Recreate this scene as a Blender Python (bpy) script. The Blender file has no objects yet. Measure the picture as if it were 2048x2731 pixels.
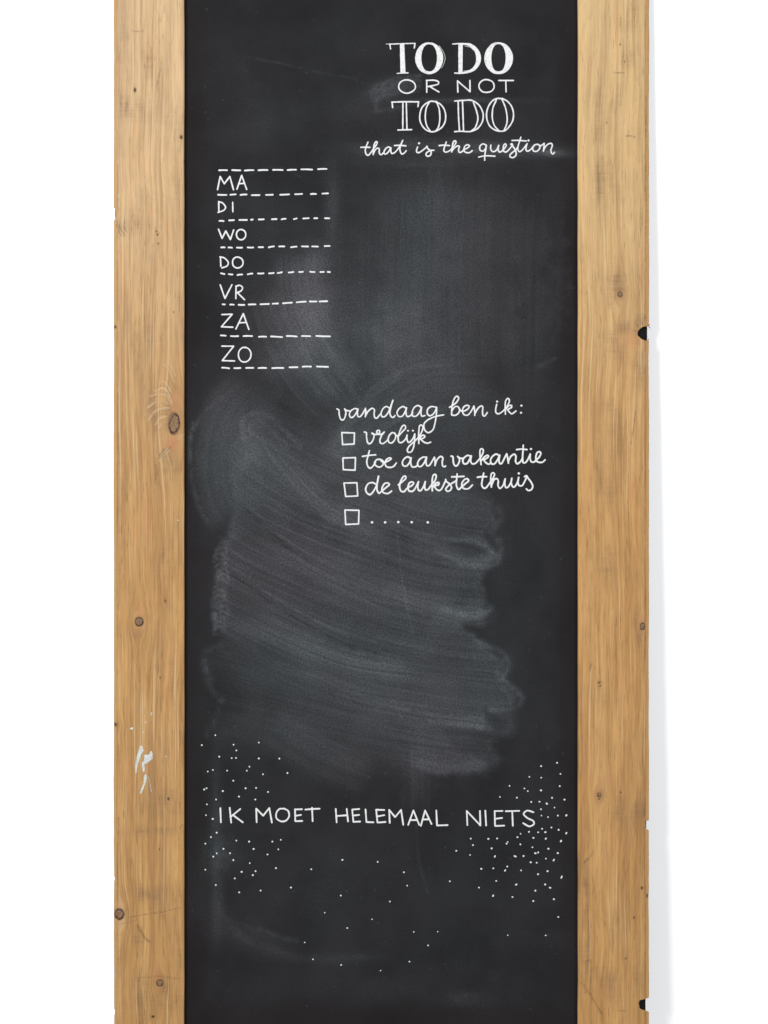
import bpy, math
import numpy as np
from mathutils import Vector, Matrix

# ------------------------------------------------------------------ units
S = 0.00065                 # metres per pixel of the photograph
W, H = 2048.0, 2731.0
EXT = 90.0                  # how far the board runs on above and below the frame
LEAN = math.radians(2.71)   # the board leans against the wall
T_BACK = 0.012              # black panel thickness
T_PLANK = 0.010             # plank thickness on top of the panel
SLATE = -T_BACK             # local y of the writing surface
FRONT = -(T_BACK + T_PLANK)
C = bpy.context.scene.collection
ROOT_M = Matrix.Translation((0, -0.092, 0)) @ Matrix.Rotation(-LEAN, 4, 'X')

def lx(px): return (px - 1024.0) * S
def lz(py): return (H + EXT - py) * S

# ------------------------------------------------------------------ camera
cam_d = bpy.data.cameras.new('camera')
cam = bpy.data.objects.new('camera', cam_d)
C.objects.link(cam)
DIST = 6.0
cam_d.sensor_fit = 'VERTICAL'
cam_d.sensor_height = 36.0
cam_d.lens = 36.0 * (DIST + FRONT + 0.0) / (H * S)
cam_d.clip_end = 60
cam.matrix_world = ROOT_M @ Matrix.Translation((lx(W / 2), -DIST, lz(H / 2))) @ Matrix.Rotation(math.radians(90), 4, 'X')
bpy.context.scene.camera = cam

# ------------------------------------------------------------------ light
world = bpy.data.worlds.new('World')
bpy.context.scene.world = world
world.use_nodes = True
world.node_tree.nodes['Background'].inputs[0].default_value = (0.97, 0.985, 1.0, 1)
world.node_tree.nodes['Background'].inputs[1].default_value = 0.25

def area(name, loc, target, size, watts, col):
    d = bpy.data.lights.new(name, 'AREA')
    d.shape = 'RECTANGLE'; d.size, d.size_y = size; d.energy = watts; d.color = col
    o = bpy.data.objects.new(name, d); C.objects.link(o)
    o.location = loc
    o.rotation_euler = (Vector(target) - Vector(loc)).to_track_quat('-Z', 'Y').to_euler()
    return o
area('key_softbox', (-2.4, -4.3, 2.6), (0.1, 0, 0.95), (2.1, 1.3), 400, (1.0, 0.985, 0.96))
area('fill_softbox', (2.7, -4.6, 1.3), (0.1, 0, 0.95), (2.2, 2.2), 232, (0.97, 0.985, 1.0))

sc = bpy.context.scene
sc.view_settings.view_transform = 'Standard'
sc.view_settings.look = 'None'
sc.view_settings.exposure = 0
sc.view_settings.gamma = 1

# ------------------------------------------------------------------ numpy noise
def _hash(ix, iy, seed):
    n = (ix.astype(np.int64) * 374761393 + iy.astype(np.int64) * 668265263 + seed * 974634777) & 0xffffffff
    n = ((n ^ (n >> 13)) * 1274126177) & 0xffffffff
    n = (n ^ (n >> 16)) & 0xffff
    return n / 65535.0
def noise(x, y, seed=0):
    x = np.asarray(x, float); y = np.asarray(y, float)
    ix = np.floor(x); iy = np.floor(y)
    fx = x - ix; fy = y - iy
    fx = fx * fx * (3 - 2 * fx); fy = fy * fy * (3 - 2 * fy)
    a = _hash(ix, iy, seed); b = _hash(ix + 1, iy, seed)
    c = _hash(ix, iy + 1, seed); d = _hash(ix + 1, iy + 1, seed)
    return (a * (1 - fx) + b * fx) * (1 - fy) + (c * (1 - fx) + d * fx) * fy
def fbm(x, y, seed=0, o=4):
    v = 0; a = 0.5; t = 0
    for k in range(o):
        v = v + a * noise(x * 2 ** k, y * 2 ** k, seed + k * 17); t += a; a *= 0.55
    return v / t
def sstep(a, b, x):
    t = np.clip((x - a) / (b - a), 0, 1)
    return t * t * (3 - 2 * t)
def catmull(pts, step=2.0, closed=False):
    P = np.array(pts, float)
    if len(P) == 2 and not closed:
        n = max(2, int(np.hypot(*(P[1] - P[0])) / step) + 1)
        t = np.linspace(0, 1, n)[:, None]
        return P[0] * (1 - t) + P[1] * t
    if closed: Q = np.vstack([P[-1], P, P[0], P[1]])
    else: Q = np.vstack([2 * P[0] - P[1], P, 2 * P[-1] - P[-2]])
    out = []
    for i in range(1, len(Q) - 2):
        p0, p1, p2, p3 = Q[i - 1], Q[i], Q[i + 1], Q[i + 2]
        n = max(2, int(np.hypot(*(p2 - p1)) / step) + 1)
        t = np.linspace(0, 1, n, endpoint=False)[:, None]
        # softened tangents avoid overshoot on tight turns
        m1 = (p2 - p0) * 0.45; m2 = (p3 - p1) * 0.45
        out.append((2 * t**3 - 3 * t**2 + 1) * p1 + (t**3 - 2 * t**2 + t) * m1 + (-2 * t**3 + 3 * t**2) * p2 + (t**3 - t**2) * m2)
    out.append(Q[-2][None, :])
    return np.vstack(out)

def crop(ox, oy, sc):
    return lambda pts: [(ox + x / sc, oy + y / sc) for x, y in pts]

# ------------------------------------------------------------------ mesh helpers
def mesh_np(name, verts, faces, mat, parent=None, attrs=None, smooth=True):
    me = bpy.data.meshes.new(name)
    verts = np.asarray(verts, np.float32)
    if isinstance(faces, np.ndarray):
        nf = len(faces)
        me.vertices.add(len(verts)); me.vertices.foreach_set('co', verts.ravel())
        me.loops.add(nf * 4); me.loops.foreach_set('vertex_index', faces.astype(np.int32).ravel())
        me.polygons.add(nf)
        me.polygons.foreach_set('loop_start', np.arange(0, nf * 4, 4, dtype=np.int32))
        me.update(calc_edges=True); me.validate()
    else:
        me.from_pydata(verts.tolist(), [], faces)
    if smooth:
        me.polygons.foreach_set('use_smooth', np.ones(len(me.polygons), bool))
    if attrs:
        for k, v in attrs.items():
            a = me.attributes.new(k, 'FLOAT', 'POINT')
            a.data.foreach_set('value', np.asarray(v, np.float32).ravel())
    if mat: me.materials.append(mat)
    me.update()
    o = bpy.data.objects.new(name, me); C.objects.link(o)
    if parent: o.parent = parent
    return o

# ------------------------------------------------------------------ materials
def new_mat(name):
    m = bpy.data.materials.new(name); m.use_nodes = True
    nt = m.node_tree
    return m, nt, nt.nodes['Principled BSDF']
class N:
    def __init__(s, nt): s.nt = nt
    def attr(s, n):
        a = s.nt.nodes.new('ShaderNodeAttribute'); a.attribute_name = n; return a.outputs['Fac']
    def math(s, op, a, b=None, c=None, clamp=False):
        m = s.nt.nodes.new('ShaderNodeMath'); m.operation = op; m.use_clamp = clamp
        for i, v in enumerate((a, b, c)):
            if v is None: continue
            if isinstance(v, (int, float)): m.inputs[i].default_value = v
            else: s.nt.links.new(v, m.inputs[i])
        return m.outputs[0]
    def vec(s, x, y, z):
        m = s.nt.nodes.new('ShaderNodeCombineXYZ')
        for i, v in enumerate((x, y, z)):
            if isinstance(v, (int, float)): m.inputs[i].default_value = v
            else: s.nt.links.new(v, m.inputs[i])
        return m.outputs[0]
    def noise(s, vec, scale=1.0, detail=3.0, rough=0.5):
        n = s.nt.nodes.new('ShaderNodeTexNoise')
        n.inputs['Scale'].default_value = scale; n.inputs['Detail'].default_value = detail
        n.inputs['Roughness'].default_value = rough
        s.nt.links.new(vec, n.inputs['Vector']); return n.outputs['Fac']
    def rng(s, v, a, b, c=0.0, d=1.0):
        m = s.nt.nodes.new('ShaderNodeMapRange'); m.interpolation_type = 'SMOOTHSTEP'
        s.nt.links.new(v, m.inputs[0])
        for i, q in enumerate((a, b, c, d)): m.inputs[i + 1].default_value = q
        return m.outputs[0]
    def mix(s, f, a, b, mode='MIX'):
        m = s.nt.nodes.new('ShaderNodeMix'); m.data_type = 'RGBA'; m.blend_type = mode
        for sock, v in ((m.inputs[0], f), (m.inputs[6], a), (m.inputs[7], b)):
            if isinstance(v, (int, float)): sock.default_value = v
            elif isinstance(v, tuple): sock.default_value = (*v, 1)
            else: s.nt.links.new(v, sock)
        return m.outputs[2]
    def bump(s, h, strength, dist, bsdf):
        b = s.nt.nodes.new('ShaderNodeBump'); b.inputs['Strength'].default_value = strength
        b.inputs['Distance'].default_value = dist
        s.nt.links.new(h, b.inputs['Height']); s.nt.links.new(b.outputs[0], bsdf.inputs['Normal'])
    def objco(s):
        t = s.nt.nodes.new('ShaderNodeTexCoord'); return t.outputs['Object']

def srgb(r, g, b, light=2.25):
    def f(c):
        c /= 255.0
        return (c / 12.92 if c <= 0.04045 else ((c + 0.055) / 1.055) ** 2.4) / light
    return (f(r), f(g), f(b))

# slate: dark board paint with rubbed-in chalk dust (density comes with the mesh)
def slate_material():
    m, nt, b = new_mat('slate'); n = N(nt)
    co = n.objco()
    dens = n.attr('dust')
    grain = n.noise(co, 330, 3, 0.75)          # chalk grain of 3 to 5 px
    grain2 = n.noise(co, 900, 2, 0.8)
    cloud = n.noise(co, 9, 5, 0.6)
    g = n.math('ADD', n.rng(grain, 0.33, 0.67, 0.55, 1.40), n.rng(grain2, 0.35, 0.65, -0.35, 0.40))
    d = n.math('MULTIPLY', dens, g, clamp=True)
    base = n.mix(n.rng(cloud, 0.3, 0.7), (0.0058, 0.0057, 0.0065), (0.0096, 0.0096, 0.0109))
    brown = n.mix(n.attr('edge'), base, (0.0060, 0.0044, 0.0045))
    tint = n.mix(n.rng(n.noise(co, 3.2, 2, 0.5), 0.4, 0.62), (0.134, 0.136, 0.152), (0.116, 0.136, 0.146))
    col = n.mix(d, brown, tint)
    nt.links.new(col, b.inputs['Base Color'])
    b.inputs['Roughness'].default_value = 0.75
    b.inputs['Specular IOR Level'].default_value = 0.06
    n.bump(n.noise(co, 700, 3, 0.6), 0.12, 0.0004, b)
    return m
def chalk_material(name, col, sc=800, dk=.80):
    m, nt, b = new_mat(name); n = N(nt)
    co = n.objco()
    w = n.rng(n.noise(co, sc, 4, 0.75), 0.28, 0.52, 0.0, 1.0)
    c = n.mix(w, tuple(x * dk for x in col), col)
    nt.links.new(c, b.inputs['Base Color'])
    b.inputs['Roughness'].default_value = 0.9
    b.inputs['Specular IOR Level'].default_value = 0.1
    return m
def wood_material(name, seed, lightc, darkc, pale, edgec):
    m, nt, b = new_mat(name); n = N(nt)
    g = n.attr('grain'); y = n.attr('along')
    def V(fx, fy, s): return n.vec(n.math('MULTIPLY', g, fx), n.math('MULTIPLY', y, fy), seed + s)
    wide = n.noise(V(1 / 32, 1 / 700, 0), 1, 3, 0.55)
    mid = n.noise(V(1 / 12, 1 / 300, 3), 1, 3, 0.6)
    fine = n.noise(V(1 / 5.0, 1 / 110, 7), 1, 2, 0.6)
    pore = n.noise(V(1 / 2.8, 1 / 42, 11), 1, 2, 0.55)
    blot = n.noise(V(1 / 48, 1 / 120, 17), 1, 4, 0.6)
    saw = n.noise(V(1 / 60, 1 / 5.0, 23), 1, 2, 0.5)
    hair = n.noise(V(1 / 3.4, 1 / 45, 71), 1, 1, 0.5)
    t = n.math('ADD', n.math('MULTIPLY', n.rng(wide, 0.36, 0.64), 0.30),
               n.math('ADD', n.math('MULTIPLY', n.rng(mid, 0.38, 0.62), 0.28),
                      n.math('ADD', n.math('MULTIPLY', n.rng(fine, 0.36, 0.64), 0.24), n.math('MULTIPLY', n.rng(hair, 0.3, 0.7), 0.18))))
    rich = n.mix(t, darkc, lightc)
    pl = n.mix(t, tuple(a * 0.68 for a in pale), pale)
    col = n.mix(n.attr('pale'), rich, pl)
    # long darker growth lines
    gl = n.math('MULTIPLY', n.rng(n.noise(V(1 / 7.5, 1 / 900, 83), 1, 2, 0.5), 0.50, 0.68, 0, 0.42), n.rng(n.noise(V(1 / 20, 1 / 130, 89), 1, 2, 0.5), 0.35, 0.6, 0.3, 1.0))
    col = n.mix(gl, col, srgb(150, 110, 66))
    # warm orange-pink streaks
    pk = n.rng(n.noise(V(1 / 12, 1 / 200, 31), 1, 2, 0.5), 0.60, 0.74, 0, 0.35)
    col = n.mix(pk, col, srgb(214, 152, 98))
    col = n.mix(n.math('MULTIPLY', n.attr('pink'), 0.75), col, srgb(206, 140, 98))
    # grey-brown handling marks, broken up by the saw lines
    bm = n.math('MULTIPLY', n.rng(blot, 0.50, 0.70, 0, 0.32), n.rng(mid, 0.62, 0.38, 0.35, 1.0))
    st = n.math('ADD', n.attr('stain'), bm, clamp=True)
    st = n.math('MULTIPLY', st, n.math('MULTIPLY', n.rng(saw, 0.35, 0.65, 0.65, 1.0), n.rng(fine, 0.65, 0.35, 0.6, 1.0)))
    col = n.mix(n.math('MULTIPLY', st, 0.84), col, srgb(134, 104, 74))
    # short dark pores
    pm = n.math('MULTIPLY', n.rng(pore, 0.60, 0.74, 0, 0.45), n.rng(n.noise(V(1 / 30, 1 / 170, 41), 1, 2, 0.5), 0.34, 0.60, 0.25, 1.0))
    col = n.mix(pm, col, srgb(118, 86, 54))
    # pale fibres
    col = n.mix(n.attr('lite'), col, srgb(232, 204, 164))
    pf = n.rng(n.noise(V(1 / 5.0, 1 / 420, 53), 1, 1, 0.5), 0.60, 0.76, 0, 0.50)
    col = n.mix(pf, col, srgb(236, 206, 158))
    col = n.mix(n.math('MULTIPLY', n.attr('chamfer'), 0.9), col, edgec)
    col = n.mix(n.attr('dark'), col, srgb(40, 24, 16))  # knot rings, chamfer lines, and shade painted into holes and cracks
    nt.links.new(col, b.inputs['Base Color'])
    b.inputs['Roughness'].default_value = 0.62
    b.inputs['Specular IOR Level'].default_value = 0.18
    h = n.math('ADD', n.math('MULTIPLY', mid, 0.7), n.math('SUBTRACT', n.math('MULTIPLY', fine, 0.5), pm))
    n.bump(h, 0.6, 0.0010, b)
    return m
def knot_material():
    m, nt, b = new_mat('knot_wood'); n = N(nt)
    r = n.attr('rad')
    co = n.objco()
    wob = n.math('ADD', r, n.rng(n.noise(co, 260, 2, 0.5), 0.3, 0.7, -0.10, 0.10))
    heart = n.mix(n.rng(n.noise(co, 420, 3, 0.6), 0.35, 0.65), srgb(124, 92, 64), srgb(160, 126, 90))
    ring = n.math('MULTIPLY', n.rng(wob, 0.66, 0.80), n.rng(wob, 1.06, 0.93))
    c = n.mix(n.rng(wob, 0.16, 0.05, 0, 0.7), heart, srgb(74, 44, 30))
    c = n.mix(n.math('MULTIPLY', ring, 0.92), c, srgb(50, 32, 26))
    c = n.mix(n.rng(wob, 0.95, 1.0), c, srgb(150, 104, 66))
    nt.links.new(c, b.inputs['Base Color'])
    b.inputs['Roughness'].default_value = 0.6
    b.inputs['Specular IOR Level'].default_value = 0.2
    return m
def plain(name, col, rough=0.8, spec=0.2, var=0.06, scale=40):
    m, nt, b = new_mat(name); n = N(nt)
    f = n.noise(n.objco(), scale, 4, 0.6)
    nt.links.new(n.mix(n.rng(f, 0.3, 0.7), tuple(c * (1 - var) for c in col), col), b.inputs['Base Color'])
    b.inputs['Roughness'].default_value = rough
    b.inputs['Specular IOR Level'].default_value = spec
    return m

M_SLATE = slate_material()
M_FILL = chalk_material('chalk_hand_fill', (0.43, 0.437, 0.44), 230, .55)
M_CHALK = chalk_material('chalk_paint', (0.425, 0.432, 0.435))
M_WOOD_L = wood_material('pine_left', 3.7, srgb(218, 170, 107), srgb(168, 122, 70), srgb(236, 200, 154), srgb(214, 168, 112))
M_WOOD_R = wood_material('pine_right', 61.3, srgb(222, 172, 107), srgb(172, 124, 70), srgb(240, 204, 148), srgb(226, 170, 102))
M_KNOT = knot_material()
M_WALL = plain('wall_paint', (0.90, 0.90, 0.905), 0.9, 0.1, 0.01, 6)
M_PAINT = plain('white_paint', (0.385, 0.40, 0.385), 0.7, 0.15, 0.35, 420)
M_BLACK = plain('black_board_edge', (0.006, 0.006, 0.006), 0.9, 0.05)

# ------------------------------------------------------------------ wall
def wall():
    # slightly uneven plaster sheet with real thickness
    nx, nz = 60, 50
    xs = np.linspace(-7, 7, nx); zs = np.linspace(-3.5, 6.5, nz)
    X, Z = np.meshgrid(xs, zs)
    v = [(x, 0.0, z) for z in zs for x in xs] + [(-7, .12, -3.5), (7, .12, -3.5), (7, .12, 6.5), (-7, .12, 6.5)]
    f = [(j * nx + i, j * nx + i + 1, (j + 1) * nx + i + 1, (j + 1) * nx + i) for j in range(nz - 1) for i in range(nx - 1)]
    k = nx * nz
    f += [(k + 1, k, k + 3, k + 2)]
    f += [tuple([k, k + 1] + [i for i in range(nx - 1, -1, -1)]), tuple([k + 2, k + 3] + [(nz - 1) * nx + i for i in range(nx)])]
    o = mesh_np('wall', v, f, M_WALL, smooth=False)
    o['kind'] = 'structure'
wall()

# ------------------------------------------------------------------ the board
board = bpy.data.objects.new('chalkboard', None)
C.objects.link(board)
board.empty_display_size = 0.1
board.matrix_world = ROOT_M
board['label'] = 'tall black chalkboard framed by pine planks, with white chalk lettering, leaning on the white wall'
board['category'] = 'chalkboard'

def dust_field(X, Y):
    """chalk dust left by the eraser, in photograph pixels"""
    D = np.zeros_like(X)
    def wipe(pts, hw, amp, keep=0.75, freq=9.0, lip=0.0, seed=1, e0=40, e1=25, contrast=0.8, rag=14, soft=0.35, lip0=0.0):
        nonlocal D
        P = catmull(pts, 14)
        L = np.concatenate([[0], np.cumsum(np.hypot(*np.diff(P, axis=0).T))])
        x0, y0 = P.min(0) - hw * 1.3; x1, y1 = P.max(0) + hw * 1.3
        sel = np.where((X > x0) & (X < x1) & (Y > y0) & (Y < y1))
        px, py = X[sel], Y[sel]
        best = np.full(px.shape, 1e18); u = np.zeros_like(px); v = np.zeros_like(px)
        for i in range(len(P) - 1):
            a, b = P[i], P[i + 1]; d = b - a; l2 = d @ d + 1e-9; l = math.sqrt(l2)
            t = ((px - a[0]) * d[0] + (py - a[1]) * d[1]) / l2
            tc = np.clip(t, 0, 1)
            qx = px - (a[0] + tc * d[0]); qy = py - (a[1] + tc * d[1])
            q = qx * qx + qy * qy
            m = q < best
            best[m] = q[m]; u[m] = L[i] + tc[m] * l
            sg = np.sign((px - a[0]) * d[1] - (py - a[1]) * d[0])
            v[m] = (np.sqrt(q) * sg)[m]
        TL = L[-1]
        # rounded ends
        rag_n = (fbm(px / 38, py / 38, seed + 5) - 0.5) * 2 * rag + (noise(px / 9, py / 9, seed + 6) - 0.5) * rag * 0.5
        dist = np.sqrt(best) + rag_n
        # v is measured against the neighbourhood, so beyond the ends it is radial distance
        m = 1 - sstep(hw * (1 - soft), hw, dist)
        m *= sstep(-5, e0, u + rag_n) if e0 else 1
        ue = TL - u
        m *= sstep(-3, e1, ue + 4) if e1 else 1
        vv = v + (fbm(px / 260, py / 260, seed + 9, 2) - 0.5) * 10
        st = 0.5 * noise(vv / freq, u / 420, seed) + 0.3 * noise(vv / (freq * 0.45), u / 240, seed + 1) + 0.2 * noise(vv / (freq * 3.2), u / 600, seed + 2)
        st = 1 + (st - 0.5) * 2 * contrast
        a = amp * np.clip(st, 0.05, 2.5)
        val = a
        if lip:
            band = sstep(hw * 0.62, hw * 0.86, dist) * (1 - sstep(hw * 0.9, hw * 1.08, dist)) * sstep(TL * 0.72, TL, u + hw * 0.3)
            val = val + lip * band * (0.5 + noise(px / 7, py / 7, seed + 3))
        if lip0:
            band = (1 - sstep(0, e0 * 1.6, u + rag_n * .6)) * sstep(-4, 12, u + rag_n)
            val = val + lip0 * band * (0.4 + 1.1 * noise(px / 6, py / 9, seed + 4))
        D[sel] = D[sel] * (1 - keep * m) + val * m
    def smudge(cx, cy, rx, ry, amp, ang=0, seed=0, fx=60, fy=60):
        nonlocal D
        c, s = math.cos(math.radians(ang)), math.sin(math.radians(ang))
        dx = X - cx; dy = Y - cy
        a = (dx * c + dy * s) / rx; b = (-dx * s + dy * c) / ry
        r = a * a + b * b
        D = D + amp * np.exp(-r * 1.6) * (0.25 + 1.5 * fbm((dx * c + dy * s) / fx, (-dx * s + dy * c) / fy, seed))
    def line(pts, w, amp, seed=0, br=0.8):
        nonlocal D
        P = catmull(pts, 5)
        x0, y0 = P.min(0) - 3 * w; x1, y1 = P.max(0) + 3 * w
        sel = np.where((X > x0) & (X < x1) & (Y > y0) & (Y < y1))
        px, py = X[sel], Y[sel]; best = np.full(px.shape, 1e18)
        for q in P: best = np.minimum(best, (px - q[0]) ** 2 + (py - q[1]) ** 2)
        D[sel] += amp * np.exp(-best / (w * w)) * (1 - br + 2 * br * noise(px / 11, py / 11, seed))

    # --- faint overall film
    D += 0.034 * fbm(X / 130, Y / 160, 3)
    D += 0.045 * sstep(560, 760, X) * (1 - sstep(1300, 1480, X)) * sstep(380, 620, Y) * (1 - sstep(1900, 2150, Y)) * fbm(X / 90, Y / 150, 303)
    # --- vertical wiping under the heading
    for i, (x, w, a, ya, yb) in enumerate([(985, 70, .09, 520, 1080), (1075, 85, .135, 430, 1150), (1170, 85, .155, 415, 1120), (1255, 75, .125, 430, 1060),
                                (1345, 75, .115, 440, 1080), (1430, 65, .10, 470, 1120), (1030, 60, .14, 760, 1120), (1490, 40, .07, 480, 980),
                                (1120, 70, .13, 620, 1150), (900, 50, .05, 600, 1000)]):
        wipe([(x, ya), (x - 6, (ya + yb) / 2), (x + 4 - 14 * (i % 2), yb)], w * 1.15, a * .46, keep=0.32, freq=7, seed=20 + i, e0=150, e1=200, contrast=0.6, soft=.95, rag=34)
    # fanning strokes down to the right from the week list
    wipe([(790, 660), (800, 800), (850, 930), (960, 1080)], 90, .095, keep=.3, freq=8, seed=40, e0=60, e1=90, soft=.8, rag=26)
    wipe([(700, 760), (735, 880), (800, 1000), (900, 1110)], 95, .085, keep=.3, freq=8, seed=41, e0=90, e1=90, soft=.8, rag=26)
    smudge(820, 790, 120, 170, .07, 10, 42)
    smudge(840, 700, 60, 60, .08, 0, 43)
    smudge(830, 850, 60, 90, .10, 0, 143)
    smudge(790, 955, 150, 60, .08, 0, 44)
    smudge(1150, 560, 200, 130, .05, 90, 45, 90, 14)
    smudge(1040, 880, 260, 150, .09, 0, 46, 60, 50)
    # broad mass around the "vandaag" list
    wipe([(900, 1210), (1010, 1080), (1150, 1010), (1330, 1000)], 95, .075, keep=.4, freq=9, seed=50, e0=60, e1=160, soft=.7, rag=20)
    wipe([(960, 1200), (1080, 1110), (1240, 1080), (1400, 1120)], 85, .06, keep=.4, freq=9, seed=51, e0=60, e1=160, soft=.7, rag=20)
    wipe([(860, 1180), (1000, 1290), (1180, 1330), (1330, 1330)], 120, .09, keep=.3, freq=9, seed=52, e0=60, e1=120, soft=.7, rag=20)
    smudge(1090, 1180, 260, 130, .06, -10, 53)
    # --- left lobe, an arc of dust down to the main mass
    wipe([(680, 1000), (600, 1080), (565, 1200), (575, 1320), (620, 1400)], 72, .075, keep=.3, freq=9, seed=60, e0=90, e1=60, contrast=.6, soft=.8, rag=14)
    line([(590, 1060), (535, 1110), (510, 1160), (505, 1220), (512, 1290), (530, 1350), (555, 1395)], 7, .045, 61)
    line([(513, 1130), (506, 1180), (507, 1230)], 6, .08, 62)
    smudge(600, 1190, 100, 210, .06, 10, 63)
    # --- the main mass: one rubbed field of long strokes that flatten towards the right
    def field(poly_pts, amp, keep, seed, soft, rag, lip, slope0, slope1, contrast=.8, topfade=None):
        nonlocal D
        Q = np.array(poly_pts, float); sg = []
        x0, y0 = Q.min(0) - 60; x1, y1 = Q.max(0) + 60
        sel = np.where((X > x0) & (X < x1) & (Y > y0) & (Y < y1)); px, py = X[sel], Y[sel]
        wx = px + (fbm(px / 34, py / 34, seed, 3) - .5) * 2 * rag; wy = py + (fbm(px / 34, py / 34, seed + 1, 3) - .5) * 2 * rag
        best = np.full(px.shape, 1e18); inside = np.zeros(px.shape, bool)
        for k in range(len(Q)):
            a, b = Q[k], Q[(k + 1) % len(Q)]; d = b - a
            t = np.clip(((wx - a[0]) * d[0] + (wy - a[1]) * d[1]) / (d @ d), 0, 1)
            best = np.minimum(best, (wx - a[0] - t * d[0]) ** 2 + (wy - a[1] - t * d[1]) ** 2)
            c = ((a[1] > wy) != (b[1] > wy)) & (wx < (b[0] - a[0]) * (wy - a[1]) / (b[1] - a[1] + 1e-9) + a[0])
            inside ^= c
        dist = np.sqrt(best) * np.where(inside, 1, -1)
        sf = soft + 75 * sstep(1660, 1760, py + 0 * px) * (1 - sstep(960, 1160, px)) + 50 * sstep(1420, 1300, py) * sstep(640, 720, px) * (1 - sstep(1240, 1300, px))
        sf = np.maximum(sf, 4)
        m = sstep(-3 - (sf - soft) * .4, sf, dist)
        if topfade is not None: m = m * topfade(px, py)
        dx = px - 580
        k0 = slope0 * (1.12 - .55 * (py - 1100) / 900)
        v = py - (k0 * dx - (k0 - slope1) * dx * np.abs(dx) / 1500) + (fbm(px / 330, py / 330, seed + 3, 2) - .5) * 34
        st = .34 * noise(v / 5.0, dx / 170, seed + 4) + .15 * noise(v / 12, dx / 330, seed + 5) + .11 * noise(v / 44, dx / 420, seed + 6) + .40 * fbm(px / 75, py / 60, seed + 7)
        # thin clean lines left by grit in the cloth
        scr = sstep(.80, .92, noise(v / 4.2, dx / 300, seed + 8)) * .20 - sstep(.80, .92, noise(v / 4.4, dx / 230, seed + 9)) * .22
        val = amp * np.clip(1 + (st - .5) * 2.3 * contrast + scr, .1, 2.4)
        rim = np.exp(-((dist - soft * .7) / 10.0) ** 2) * sstep(0, 30, np.abs(px - 930) - 270) * (1 - .9 * sstep(soft, soft + 25, sf))
        val = val + lip * rim * (0.1 + 1.5 * noise(px / 6, py / 6, seed + 10)) * (.4 + .9 * noise(px / 40, py / 40, seed + 11))
        D[sel] = D[sel] * (1 - keep * m) + val * m
    field([(560, 1700), (545, 1735), (543, 1790), (575, 1850), (590, 1900), (556, 1950), (570, 2010), (700, 2010), (900, 2060), (1110, 2070), (1300, 2080), (1350, 2030), (1330, 1990), (1385, 1960), (1385, 1900), (1200, 1800), (800, 1700)],
          .065, .3, 700, 30, 10, .03, .5, .15, .8)
    field([(655, 1090), (690, 1030), (760, 1010), (900, 1060), (1060, 1180), (1200, 1290), (1320, 1325), (1334, 1366), (1318, 1412), (1296, 1432), (1322, 1455), (1341, 1484), (1332, 1500),
           (1298, 1518), (1292, 1560), (1296, 1610), (1310, 1630), (1290, 1652), (1240, 1668), (1290, 1702), (1345, 1742), (1363, 1772), (1350, 1800), (1378, 1834), (1395, 1862), (1376, 1890),
           (1306, 1902), (1309, 1948), (1200, 1960), (1220, 1990), (1318, 2030), (1280, 2060), (1130, 2040), (1000, 2000), (860, 1925), (760, 1858), (690, 1800), (640, 1760), (590, 1712),
           (573, 1694), (563, 1636), (573, 1592), (568, 1496), (575, 1470), (610, 1375), (600, 1290), (606, 1190)],
          .130, .80, 720, 26, 17, .05, .78, .10, .78, lambda x, y: sstep(1010, 1400, y + (900 - x) * .55 * (x < 1100) + (x >= 1100) * -110))
    # strokes laid over it
    smudge(660, 1190, 60, 130, .10, 20, 88, 30, 60)
    smudge(700, 1260, 110, 90, .06, 35, 89, 50, 30)
    wipe([(690, 1140), (760, 1240), (880, 1360), (1050, 1440)], 48, .135, keep=.45, freq=6, seed=90, e0=80, e1=160, contrast=.9, soft=.8)
    wipe([(640, 1640), (760, 1700), (940, 1770), (1160, 1800)], 46, .135, keep=.4, freq=6, seed=91, e0=120, e1=140, contrast=.95, soft=.8)
    wipe([(980, 1560), (1100, 1600), (1230, 1640), (1300, 1635)], 42, .15, keep=.4, freq=6, seed=92, e0=120, e1=25, contrast=.8, soft=.8, lip=.08)
    wipe([(720, 1450), (900, 1560), (1100, 1660)], 30, .10, keep=.4, freq=6, seed=93, e0=120, e1=160, contrast=.9, soft=.8)
    wipe([(960, 1870), (1100, 1905), (1300, 1932)], 22, .15, keep=.45, freq=6, seed=96, e0=120, e1=20, contrast=.9, soft=.8)
    wipe([(1130, 1450), (1220, 1490), (1310, 1500)], 30, .135, keep=.4, freq=6, seed=97, e0=90, e1=30, contrast=.8, soft=.8)
    for i, pts in enumerate([[(600, 1500), (760, 1610), (930, 1700)], [(700, 1400), (860, 1500), (1060, 1590)], [(800, 1790), (960, 1850), (1140, 1885)], [(640, 1330), (780, 1450), (930, 1530)],
                             [(1000, 1700), (1160, 1740), (1300, 1765)], [(1020, 1380), (1120, 1420), (1250, 1440)], [(690, 1570), (850, 1660), (1000, 1712)]]):
        line(pts, 3.0, .05, 400 + i, .9)
        line([(x + 20, y + 34) for x, y in pts], 3.0, -.045, 420 + i, .9)
    # dark eraser eye and its bright rim
    wipe([(1180, 1436), (1240, 1448), (1288, 1466)], 17, .055, keep=.85, freq=9, seed=100, e0=20, e1=10, contrast=.3, soft=.5, rag=3)
    line([(1190, 1440), (1240, 1440), (1290, 1455), (1318, 1478), (1300, 1490)], 8, .12, 101, .5)
    line([(1330, 1440), (1335, 1475), (1325, 1500), (1290, 1515), (1230, 1505)], 9, .10, 102, .6)
    line([(1330, 1355), (1335, 1385), (1310, 1420)], 10, .06, 103, .7)
    line([(1180, 1625), (1250, 1640), (1300, 1632), (1308, 1622)], 8, .10, 104, .7)
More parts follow.
